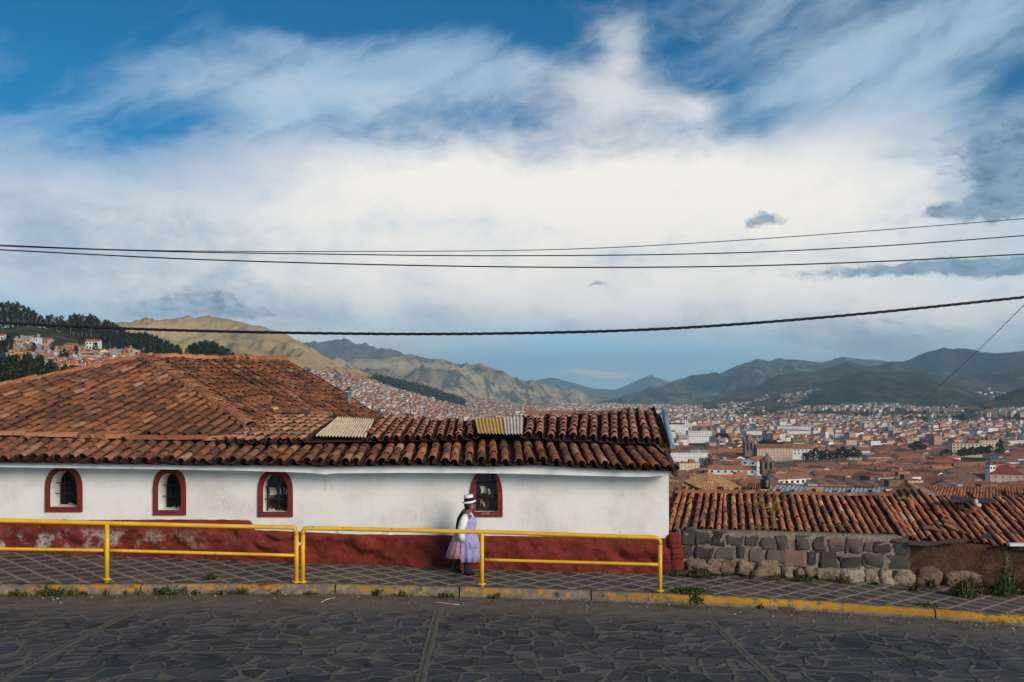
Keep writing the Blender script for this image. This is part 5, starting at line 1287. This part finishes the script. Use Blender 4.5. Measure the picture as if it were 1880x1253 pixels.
# scattered houses creeping up the right-hand hills
UP = []
for k in range(260):
    px = rh.uniform(1440, 1800); p = M8.at(px, rh.random() * .10); UP.append((p, 13, 11, 6, R(rh.uniform(-60, 60)), rh.choices(range(8), [3, 2, 1, 1, 3, 3, 2, 0])[0], rh.choice([0, 1, 4, 4]), 'flat'))
for k in range(760):
    px = rh.uniform(1320, 1570); t = rh.random() ** 1.8 * .5; p = M7.at(px, t)
    if noise.noise(Vector((px * .02, t * 5, 1))) > -.05: UP.append((p, 14, 11, 6, R(rh.uniform(-60, 60)), rh.choices(range(8), [3, 2, 1, 1, 3, 3, 2, 0])[0], rh.choice([0, 1, 4, 4]), 'flat'))
for k in range(420):
    px = rh.uniform(1660, 1900); t = rh.random() ** 1.6 * .55; S_ = M9 if px > 1790 and rh.random() < .5 else M7; p = S_.at(px, t if S_ is M7 else t * .35)
    if noise.noise(Vector((px * .02, t * 5, 7))) > -.1: UP.append((p, 13, 11, 6, R(rh.uniform(-60, 60)), rh.choices(range(8), [3, 2, 1, 1, 3, 3, 2, 0])[0], rh.choice([0, 1, 4, 4]), 'flat'))
mass('hill_suburb', UP, 'tiny pale houses creeping up the dark hills at the right')

# ================================================================ the air
def haze():
    m = MB(); m.box((500, 11900, 60), (24000, 24000, 900)); me = m.mesh('haze', [])
    mt = bpy.data.materials.new('haze'); mt.use_nodes = True; t = NT(mt.node_tree); o = t.n('OutputMaterial', out=None)
    v = t.n('VolumePrincipled', {'Color': HAZE_C, 'Density': HAZE_D, 'Anisotropy': .1}); t.t.links.new(v, o.inputs['Volume']); me.materials.clear(); me.materials.append(mt)
    return tag(link('haze', me), kind='stuff')
HAZE_D, HAZE_C = 7e-5, (.56, .84, 1.0)
haze()
# ================================================================ cables
CAB = material('black_cable', lambda t: ((.012, .012, .013),), .6, .3)
def cable(label, pts, Y, r, twist=0):
    m = MB(); xs = [-500 + 40 * k for k in range(73)]
    def cat(x):                                       # smooth curve through the photograph's points
        n = len(pts)
        if x <= pts[0][0]: a, b = pts[0], pts[1]; return a[1] + (b[1] - a[1]) / (b[0] - a[0]) * (x - a[0])
        if x >= pts[-1][0]: a, b = pts[-2], pts[-1]; return b[1] + (b[1] - a[1]) / (b[0] - a[0]) * (x - b[0])
        for k in range(n - 1):
            if x <= pts[k + 1][0]:
                p0, p1, p2, p3 = pts[max(k - 1, 0)], pts[k], pts[k + 1], pts[min(k + 2, n - 1)]; h = p2[0] - p1[0]; s = (x - p1[0]) / h
                m1 = (p2[1] - p0[1]) / (p2[0] - p0[0]) * h; m2 = (p3[1] - p1[1]) / (p3[0] - p1[0]) * h
                return (2 * s ** 3 - 3 * s * s + 1) * p1[1] + (s ** 3 - 2 * s * s + s) * m1 + (-2 * s ** 3 + 3 * s * s) * p2[1] + (s ** 3 - s * s) * m2
    if not twist: m.tube([I(x, cat(x), Y) for x in xs], r, 6)
    else:
        xs = [-500 + 6 * k for k in range(482)]
        for ph in range(3):
            m.tube([I(x, cat(x), Y) + Vector((0, math.cos(x * .11 + ph * 2.09), math.sin(x * .11 + ph * 2.09))) * r * .72 for x in xs], r, 5)
    return tag(m.build('power_cable', CAB), label, 'cable')
cable('thin highest cable rising to the upper right across the sky', [(-100, 444), (0, 450), (270, 460), (640, 462), (1040, 458), (1380, 440), (1880, 402), (2000, 391)], 13, .0055)
cable('second cable from the top, crossing just under the thin one', [(-100, 446), (0, 452), (300, 462), (600, 467), (900, 470), (1300, 466), (1600, 453), (1880, 433), (2000, 424)], 12.6, .0075)
cable('third cable down, sagging lowest of the three in the clouds', [(-100, 453), (0, 459), (400, 478), (900, 490), (1300, 490), (1600, 481), (1880, 467), (2000, 460)], 12.2, .0085)
cable('thick twisted cable hanging just above the mountains and the roofs', [(-100, 586), (0, 593), (300, 606), (640, 613), (900, 613), (1200, 605), (1500, 584), (1880, 546), (2000, 532)], 11.5, .0105, 1)
m = MB(); m.tube([I(2900, -560, 9.5), I(2400, 18, 11)] + [I(lerp(1960, 1650, k / 20), lerp(478, 775, k / 20) + 8 * math.sin(math.pi * k / 20), lerp(13, 60, (k / 20) ** 1.6)) for k in range(21)], .0075, 5)
tag(m.build('power_cable', CAB), 'thin drop cable slanting down over the city from the right edge', 'cable')

# ================================================================ the walking woman
def woman():
    bx = -.86; by = 18.25; gz = hs(bx) + .006; O = Vector((bx, by, gz))
    def P(x, y, z): return O + Vector((x, y, z))
    E = empty('person', O, 'woman walking in a tall white hat, lavender apron, white sleeves and pink skirt', 'person')
    vs, es, rs = [], [], []
    def add(p, r, parent=None):
        vs.append(p); rs.append(r if isinstance(r, tuple) else (r, r))
        if parent is not None: es.append((parent, len(vs) - 1))
        return len(vs) - 1
    pel = add((-.02, 0, .66), (.14, .13)); wst = add((0, 0, .80), (.135, .12), pel); chs = add((.025, 0, .98), (.14, .13), wst); sh = add((.035, 0, 1.09), (.10, .10), chs); nk = add((.06, 0, 1.15), .05, sh)
    jw = add((.085, 0, 1.20), (.066, .070), nk); hd = add((.095, 0, 1.265), (.078, .086), jw); tp = add((.085, 0, 1.33), (.062, .066), hd)
    ns = add((.165, 0, 1.235), .020, hd); add((.185, 0, 1.224), .010, ns)
    for s in (-1, 1): e_ = add((.075, s * .078, 1.245), .016, hd); add((.068, s * .092, 1.25), .010, e_)
    # near (camera side, y < 0) arm hangs slightly behind; far arm swings forward
    for s, el, wr in ((-1, (-.06, -.21, .82), (-.035, -.20, .63)), (1, (.10, .20, .84), (.20, .16, .70))):
        sj = add((.025, s * .155, 1.07), .058, sh); e1 = add(el, .043, sj); w1 = add(wr, .028, e1)
        d = (Vector(wr) - Vector(el)).normalized(); pm = Vector(wr) + d * .055; pa = add(tuple(pm), (.030, .020), w1)
        side = Vector((1, 0, 0)) - d * d.x; side.normalize()
        for k, L in enumerate((.055, .064, .060, .046)):
            q = side * (.026 - k * .0165); f1 = add(tuple(pm + q + d * .022), .0088, pa); f2 = add(tuple(pm + q * 1.1 + d * (.022 + L * .55) + side * .004), .0078, f1); add(tuple(pm + q * 1.05 + d * (.022 + L) + side * .014 + Vector((0, -s * .008, 0))), .0065, f2)
        th = add(tuple(pm - d * .035 + side * .030), .0098, pa); t2 = add(tuple(pm - d * .005 + side * .050), .0088, th); add(tuple(pm + d * .022 + side * .052), .0072, t2)
    for s, hip, kn, an, toe in ((-1, (-.03, -.08, .60), (.02, -.08, .34), (.035, -.08, .075), (.16, -.085, .030)), (1, (-.03, .08, .60), (-.06, .08, .35), (-.175, .08, .12), (-.10, .085, .028))):
        h = add(hip, .088, pel); k = add(kn, .058, h); c = add(tuple(lerp(Vector(kn), Vector(an), .35)), .056, k); a = add(an, .038, c); t_ = add(tuple(lerp(Vector(an), Vector(toe), .55)), .034, a); add(toe, .026, t_)
        if s == -1: add((-.005, -.08, .035), .034, a)
        else: add((-.21, .08, .085), .030, a)
    me = bpy.data.meshes.new('person_body'); me.from_pydata([tuple(P(*v)) for v in vs], es, []); o = link('body', me, E)
    sk = o.modifiers.new('skin', 'SKIN'); sv = me.skin_vertices[0].data
    for k, r in enumerate(rs): sv[k].radius = r; sv[k].use_root = (k == 0)
    sk.use_smooth_shade = True; sb = o.modifiers.new('sub', 'SUBSURF'); sb.levels = 2; sb.render_levels = 2
    dg = bpy.context.evaluated_depsgraph_get(); nm = bpy.data.meshes.new_from_object(o.evaluated_get(dg)); o.modifiers.clear(); o.data = nm
    skin = plain('brown_skin', (.20, .095, .055), .15, 20, .6, .35); stock = plain('black_stockings', (.018, .018, .022), .3, 30)
    nm.materials.clear(); nm.materials.append(skin); nm.materials.append(stock)
    for f in nm.polygons:
        f.use_smooth = True
        if f.center.z - gz < .58: f.material_index = 1
    def cloth(name, c, var=.2, sc=14): return plain(name, c, var, sc, .9, .1)
    LAV = cloth('lavender_cotton', (.34, .31, .58)); PINK = cloth('pink_wool', (.56, .29, .32)); BLK = cloth('black_wool', (.016, .015, .02)); WHT = cloth('white_cotton', (.78, .77, .75), .08)
    def rings(spec, n=48, a0=0, a1=2 * math.pi, pleat=0, ph=0):
        out = []
        for (x, z, rx, ry, pk) in spec:
            out.append([P(x + math.cos(a) * rx * (1 + pk * math.sin(a * pleat + ph)), math.sin(a) * ry * (1 + pk * math.sin(a * pleat + ph)), z + .012 * pk * 8 * math.sin(a * 3)) for a in [a0 + (a1 - a0) * k / n for k in range(n + (0 if a1 - a0 > 6.28 else 1))]])
        return out
    def loft(name, spec, mat, closed=True, caps=(False, False), thick=.012, **kw):
        m = MB(); rg = rings(spec, **kw); m.loft(rg, 0, True, closed=closed, caps=caps); o = m.build(name, mat, E)
        if thick:
            so_ = o.modifiers.new('solid', 'SOLIDIFY'); so_.thickness = thick; so_.offset = -1
        return o
    loft('skirt', [(-.005, .80, .145, .135, 0), (-.02, .70, .185, .18, .015), (-.035, .55, .225, .215, .04), (-.05, .42, .255, .24, .06), (-.058, .315, .275, .26, .075)], PINK, pleat=15)
    loft('blouse', [(.005, .80, .140, .130, 0), (.02, .92, .155, .148, 0), (.032, 1.02, .150, .160, 0), (.035, 1.085, .105, .14, 0), (.055, 1.13, .062, .062, 0)], WHT)
    # sleeveless black vest, open at the front, seen at the back and under the arm
    loft('vest', [(.0, .78, .153, .143, 0), (.015, .92, .168, .158, 0), (.028, 1.02, .162, .166, 0), (.033, 1.09, .116, .146, 0), (.05, 1.135, .07, .07, 0)], BLK, closed=False, a0=R(52), a1=R(308))
    # lavender pinafore: bib and full front apron, wrapping round to the sides
    loft('apron', [(.03, .255, .262, .275, .085), (.022, .40, .258, .262, .075), (.02, .55, .240, .236, .055), (.022, .68, .212, .205, .03), (.02, .79, .172, .160, 0), (.028, .90, .182, .166, 0), (.038, 1.0, .170, .168, 0), (.036, 1.06, .140, .155, 0)], LAV, closed=False, a0=R(-112), a1=R(112), pleat=13, ph=1)
    for s in (-1, 1):
        m = MB(); m.grid(lambda u, v: P(.04 + .10 * math.cos(v * math.pi) , s * (.085 + .05 * u), 1.075 + .05 * math.sin(v * math.pi) - .02 * u), 4, 8); st = m.build('apron_strap', LAV, E)
    m = MB(); m.grid(lambda u, v: P(.075 + .14 * u + .03 * math.sin(v * 3.1), -.235 + .055 * u - .012 * math.sin(v * 3.14) * math.sin(u * 3.14), .50 + .12 * v - .02 * u), 6, 6); m.build('apron_pocket', LAV, E)
    for s, pts in ((-1, [(.02, -.135, 1.085), (-.005, -.195, 1.03), (-.04, -.215, .93), (-.068, -.222, .82), (-.058, -.215, .72), (-.040, -.205, .64)]), (1, [(.02, .135, 1.085), (.04, .19, 1.03), (.07, .20, .93), (.105, .20, .84), (.15, .18, .77), (.195, .16, .71)])):
        m = MB(); m.tube([P(*q) for q in pts], [.055, .074, .074, .068, .066, .043], 14); m.build('sleeve', WHT, E)
    # hair in two long plaits down the back, hat tipped up at the front
    m = MB(); m.lump(P(.062, 0, 1.265), (.165, .185, .20), 2, 0, (16, 12), .08, 1)
    for s in (-1, 1): m.tube([P(.02, s * .06, 1.20), P(-.06, s * .075, 1.13), P(-.125, s * .07, 1.03), P(-.150, s * .06, .92), P(-.165, s * .05, .80)], [.022, .018, .016, .014, .008], 8)
    m.build('hair', plain('black_hair', (.010, .009, .009), .2, 30, .5, .4), E)
    m = MB(); C = P(.075, 0, 1.325); ax = Vector((-.13, 0, 1)).normalized(); fx = Vector((1, 0, .13)).normalized(); fy = Vector((0, 1, 0))
    def hr(rx, ry, h, n=28, dip=0): return [C + fx * math.cos(a) * rx + fy * math.sin(a) * ry + ax * (h + dip * math.cos(2 * a)) for a in [2 * math.pi * k / n for k in range(n)]]
    m.loft([hr(.086, .08, .0), hr(.132, .124, -.010, dip=.010), hr(.134, .126, -.002, dip=.010), hr(.092, .088, .012), hr(.083, .080, .05), hr(.084, .081, .095), hr(.086, .083, .120), hr(.081, .078, .127), hr(.05, .05, .118)], 0, True, caps=(False, True)); hat = m.build('hat', WHT, E)
    m = MB(); m.loft([hr(.0945, .0905, .014), hr(.0895, .0865, .045), hr(.0905, .0875, .074)], 0, True); hb_ = m.build('hat_band', BLK, hat); hb_.location = (0, 0, 0)
    m = MB()
    for s in (-1, 1): m.lump(P(.165, s * .034, 1.262), (.016, .022, .014), 1, 0, (8, 6), 0, 1)
    m.build('eyes', BLK, E)
    m = MB(); m.tube([P(.166, -.024, 1.188), P(.178, 0, 1.190), P(.166, .024, 1.188)], .007, 6); m.build('mouth', plain('lips', (.16, .05, .04), .1, 9), E)
    for s, a, b in ((-1, (.0, -.085, .034), (.185, -.09, .026)), (1, (-.205, .08, .072), (-.075, .085, .022))):
        m = MB(); a, b = Vector(a), Vector(b); m.tube([P(*lerp(a, b, -.08)), P(*lerp(a, b, .15)), P(*lerp(a, b, .5)), P(*lerp(a, b, .85)), P(*lerp(a, b, 1.02))], [.022, .040, .037, .036, .018], 10); m.build('shoe', BLK, E)
woman()

# ================================================================ plants
def leafm(name, a, b, c): return material(name, lambda t: (t.ramp(isl(t), [(0, a), (.6, b), (1, c)]),), .75, .25)
WEED = leafm('weed_leaf', (.022, .034, .010), (.055, .080, .020), (.14, .16, .042)); WEED2 = leafm('dry_weed', (.05, .045, .018), (.10, .10, .035), (.20, .17, .07)); YG = leafm('yellow_green_leaf', (.08, .10, .014), (.17, .19, .025), (.30, .30, .05))
def weed(p, w, h, n, seed, label, mat=WEED, droop=0.0, kind='blade', cat='weed', name='weed_clump', group=None):
    r = random.Random(seed); m = MB()
    for k in range(n):
        a = r.uniform(0, 6.28); d = r.random() ** .7; b = Vector((math.cos(a) * d * w * .35, math.sin(a) * d * w * .2, 0)); t_ = Vector((math.cos(a) * d * w * r.uniform(.4, .62), math.sin(a) * d * w * .32 - droop * r.random(), h * r.uniform(.3, 1) * (1.1 - .5 * d) - droop * 1.2 * r.random())); s = Vector((-math.sin(a), math.cos(a), 0)) * r.uniform(.004, .011)
        mid = lerp(b, t_, .55) + Vector((0, 0, h * .12))
        m.add([p + b - s, p + b + s, p + mid + s * .9, p + t_, p + mid - s * .9], [(0, 1, 2, 4), (2, 3, 4)])
        if kind == 'leaf':
            for q in range(3):
                c = p + lerp(b, t_, r.uniform(.3, 1)); e = Vector((r.gauss(0, 1), r.gauss(0, 1), r.gauss(0, .6))).normalized(); L = r.uniform(.012, .030); f = e.cross(Vector((r.gauss(0, 1), r.gauss(0, 1), r.gauss(0, 1)))).normalized() * L * .55
                m.add([c, c + e * L + f, c + e * L * 2, c + e * L - f], [(0, 1, 2, 3)])
    o = m.mesh(name, mat); return tag(link(name, o), label, cat, group)
def on_kerb_face(px): 
    Y = yr(px) - .16; x = (px - CX) / FPX * Y; return Vector((x, yk(x) - .03, hs(x) - KH + .01))
def on_pave(px, py):
    Y = 17.5
    for _ in range(8): Y = -hs((px - CX) / FPX * Y) * FPX / (py - HY)
    x = (px - CX) / FPX * Y
    if Y > YW - .34: Y = YW - .34; x = (px - CX) / FPX * Y
    return Vector((x, Y, hs(x) + .005))
G = 'weeds growing out of the kerb'
for k, (px, w, h, n, mt, kd, lab) in enumerate([(32, .36, .12, 60, WEED, 'leaf', 'low weed at the far left end of the kerb'), (90, .42, .20, 120, WEED, 'leaf', 'leafy weed on the kerb face left of the first railing post'), (129, .22, .20, 50, WEED, 'blade', 'upright weed between the leafy one and the first railing post'), (150, .2, .08, 30, WEED, 'leaf', 'tiny weed low on the kerb just left of the first railing post'), (195, .16, .14, 36, WEED2, 'blade', 'weed straight below the first railing post'), (231, .12, .12, 24, WEED2, 'blade', 'thin dry weed just right of the first railing post'), (257, .14, .07, 24, WEED, 'leaf', 'tiny dark weed on the kerb right of the first railing post'),
     (306, .40, .20, 130, WEED, 'leaf', 'biggest dark weed clump on the kerb midway along the left railing'), (338, .16, .24, 36, WEED2, 'blade', 'tall thin weed right of the biggest kerb clump'), (360, .14, .09, 24, WEED, 'leaf', 'small weed two along from the biggest kerb clump'), (408, .38, .15, 70, WEED2, 'leaf', 'dry spreading weed on the kerb left of the paired posts'), (446, .22, .16, 44, WEED, 'leaf', 'weed near the paired posts under the left railing'), (510, .16, .09, 30, WEED2, 'leaf', 'faint dry weed just left of the paired posts'), (568, .16, .07, 30, WEED, 'leaf', 'small weed at the foot of the paired posts'), (694, .16, .15, 40, WEED, 'leaf', 'weed on the yellow kerb midway to the woman'), (736, .3, .10, 40, WEED2, 'leaf', 'dry weed on the worn kerb left of the woman'), (815, .38, .10, 60, WEED, 'leaf', 'green weed on the kerb below the woman'), (910, .2, .10, 30, WEED2, 'leaf', 'dry weed on the kerb right of the woman'), (1397, .13, .13, 34, WEED, 'blade', 'dark upright weed on the bright yellow kerb at the right')]):
    p = on_kerb_face(px); weed(p, w * 1.35, h * .9, int(n * .75), k + 1, lab, mt, 0, kd, group=G)
weed(on_pave(386, 1064), .26, .14, 60, 40, 'green weed on the pavement edge below the left railing', WEED, 0, 'leaf')
for k, (px, py, w, h, n, mt, kd, dr, lab) in enumerate([(1266, 1089, .75, .13, 170, WEED, 'leaf', .02, 'flat green weed spreading over the pavement edge by the last railing post'), (1278, 1104, .26, .22, 110, WEED, 'leaf', .10, 'weed spilling down the kerb just past the last railing post'), (1225, 1082, .10, .12, 20, WEED2, 'blade', 0, 'tiny tuft right beside the last railing post'),
     (1285, 1051, .60, .20, 200, WEED, 'leaf', 0, 'long green weed at the foot of the stone wall near the red corner'), (1238, 1054, .22, .14, 50, WEED, 'leaf', 0, 'weed at the foot of the red corner stones'), (1380, 1056, .12, .22, 40, WEED, 'leaf', 0, 'weed between the first pale footing stones'), (1425, 1060, .24, .14, 60, WEED, 'leaf', 0, 'dark weed under the middle of the stone wall'), (1475, 1062, .42, .16, 110, WEED, 'leaf', 0, 'wide weed patch under the middle of the stone wall'), (1548, 1068, .32, .22, 90, WEED2, 'leaf', 0, 'olive weed between two big pale footing stones'), (1606, 1070, .14, .08, 30, WEED, 'leaf', 0, 'small weed near the right end of the pale footing stones'),
     (1680, 1085, .36, .15, 70, WEED, 'leaf', 0, 'dark weed at the end of the stone wall'), (1708, 1080, .3, .22, 70, WEED, 'leaf', 0, 'weed at the start of the mud wall'), (1772, 1096, .75, .42, 230, WEED, 'leaf', 0, 'large dark weed clump in front of the mud wall'), (1842, 1094, .85, .42, 260, WEED, 'leaf', 0, 'spreading dark weed bank at the right edge of the pavement'), (1848, 1070, .35, .85, 120, WEED2, 'leaf', 0, 'tall dark weed climbing the mud wall at the right edge'), (1895, 1090, .6, .5, 130, WEED, 'leaf', 0, 'weed cut by the right edge of the view'), (1700, 1113, .40, .05, 60, WEED, 'leaf', .02, 'flat dark weed over the kerb joint at the right')]):
    weed(on_pave(px, py), w, h, n, k + 60, lab, mt, dr, kd)
def roof_weed(px, py, v, h, w, n, label, seed, st=0):
    p = min((nb_P(px_ / 300, v) for px_ in range(300)), key=lambda q: abs(pxy(q)[0] - px)) + Vector((0, 0, .07)); r = random.Random(seed); m = MB()
    for k in range(n):
        d = Vector((r.gauss(0, .4) * w, -.05 + r.gauss(0, .08), abs(r.gauss(0, .5)) * h)); e = Vector((r.gauss(0, 1), r.gauss(0, .6), r.gauss(-.2, .6))).normalized(); L = r.uniform(.018, .045); f = e.cross(Vector((r.gauss(0, 1), r.gauss(0, 1), r.gauss(0, 1)))).normalized() * L * .3
        c = p + d; m.add([c, c + e * L + f, c + e * L * 2, c + e * L - f], [(0, 1, 2, 3)])
    for k in range(st):
        x = r.uniform(-.3, .3) * w; m.tube([p + Vector((x, -.02, 0)), p + Vector((x + r.uniform(-.05, .1), -.04, h * .6)), p + Vector((x + r.uniform(-.1, .25), -.05, h * 1.05))], [.006, .005, .003], 4)
    return tag(m.build('roof_plant', YG), label, 'plant', 'plants rooted in the near tile roof')
roof_weed(1386, 935, .55, .35, .28, 60, 'yellow-green plant rooted high on the near tile roof, left one', 1, 2)
roof_weed(1424, 945, .30, .55, .40, 70, 'yellow-green plant with tall stalks on the near tile roof', 2, 5)
roof_weed(1438, 915, .85, .75, .22, 28, 'thin tall stalk standing up past the near roof ridge', 3, 3)
roof_weed(1400, 970, .05, .12, .5, 50, 'low leafy fringe along the near tile roof eave, left one', 4)
roof_weed(1538, 965, .10, .22, .42, 75, 'bright leafy plant at the near tile roof eave, right one', 5)
def kerb_grass():
    m = MB(); r = random.Random(91)
    def tuft(p, h, n, w):
        for k in range(n):
            a = r.uniform(0, 6.28); b = p + Vector((r.gauss(0, w), r.gauss(0, w * .4), 0)); t_ = b + Vector((math.cos(a) * h * .6, math.sin(a) * h * .3, h * r.uniform(.4, 1))); s = Vector((r.uniform(.003, .006), .002, 0))
            m.add([b - s, b + s, t_], [(0, 1, 2)])
    for k in range(170):
        x = r.uniform(-10.5, 10.5)
        if noise.noise(Vector((x * .9, 0, 4))) < -.12: continue
        z = r.random()
        if z < .55: tuft(Vector((x, yk(x) - .03, hs(x) - KH)), r.uniform(.03, .11), r.randint(5, 16), .05)
        elif z < .75: tuft(Vector((x, yk(x) + .18, hs(x) + .003)), r.uniform(.03, .07), r.randint(4, 9), .03)
        else: tuft(Vector((x, YW - .16 - (.12 if x > 3 else 0), hs(x) + .005)), r.uniform(.03, .10 if x > 3 else .06), r.randint(4, 12), .05)
    tag(m.build('grass', WEED2), 'thin dry grass blades along the kerb and the foot of the walls', 'grass', kind='stuff')
kerb_grass()
STRAW = plain('dry_straw', (.52, .44, .22), .2, 20)
for lab, pts in (('pale straw stalk on the gritty road edge left of the woman', [(589, 1108), (600, 1102), (615, 1099)]), ('long pale straw stalk lying in the road below the woman', [(797, 1108), (812, 1108.5), (828, 1111), (843, 1111.5)])):
    m = MB(); q = []
    for px, py in pts:
        Y = 16.5
        for _ in range(8): x = (px - CX) / FPX * Y; Y = -road_z(x, yk(x) - Y) * FPX / (py - HY)
        q.append(Vector(((px - CX) / FPX * Y, Y, road_z((px - CX) / FPX * Y, yk((px - CX) / FPX * Y) - Y) + .012)))
    m.tube(q, .007, 5); tag(m.build('straw_stalk', STRAW), lab, 'straw')
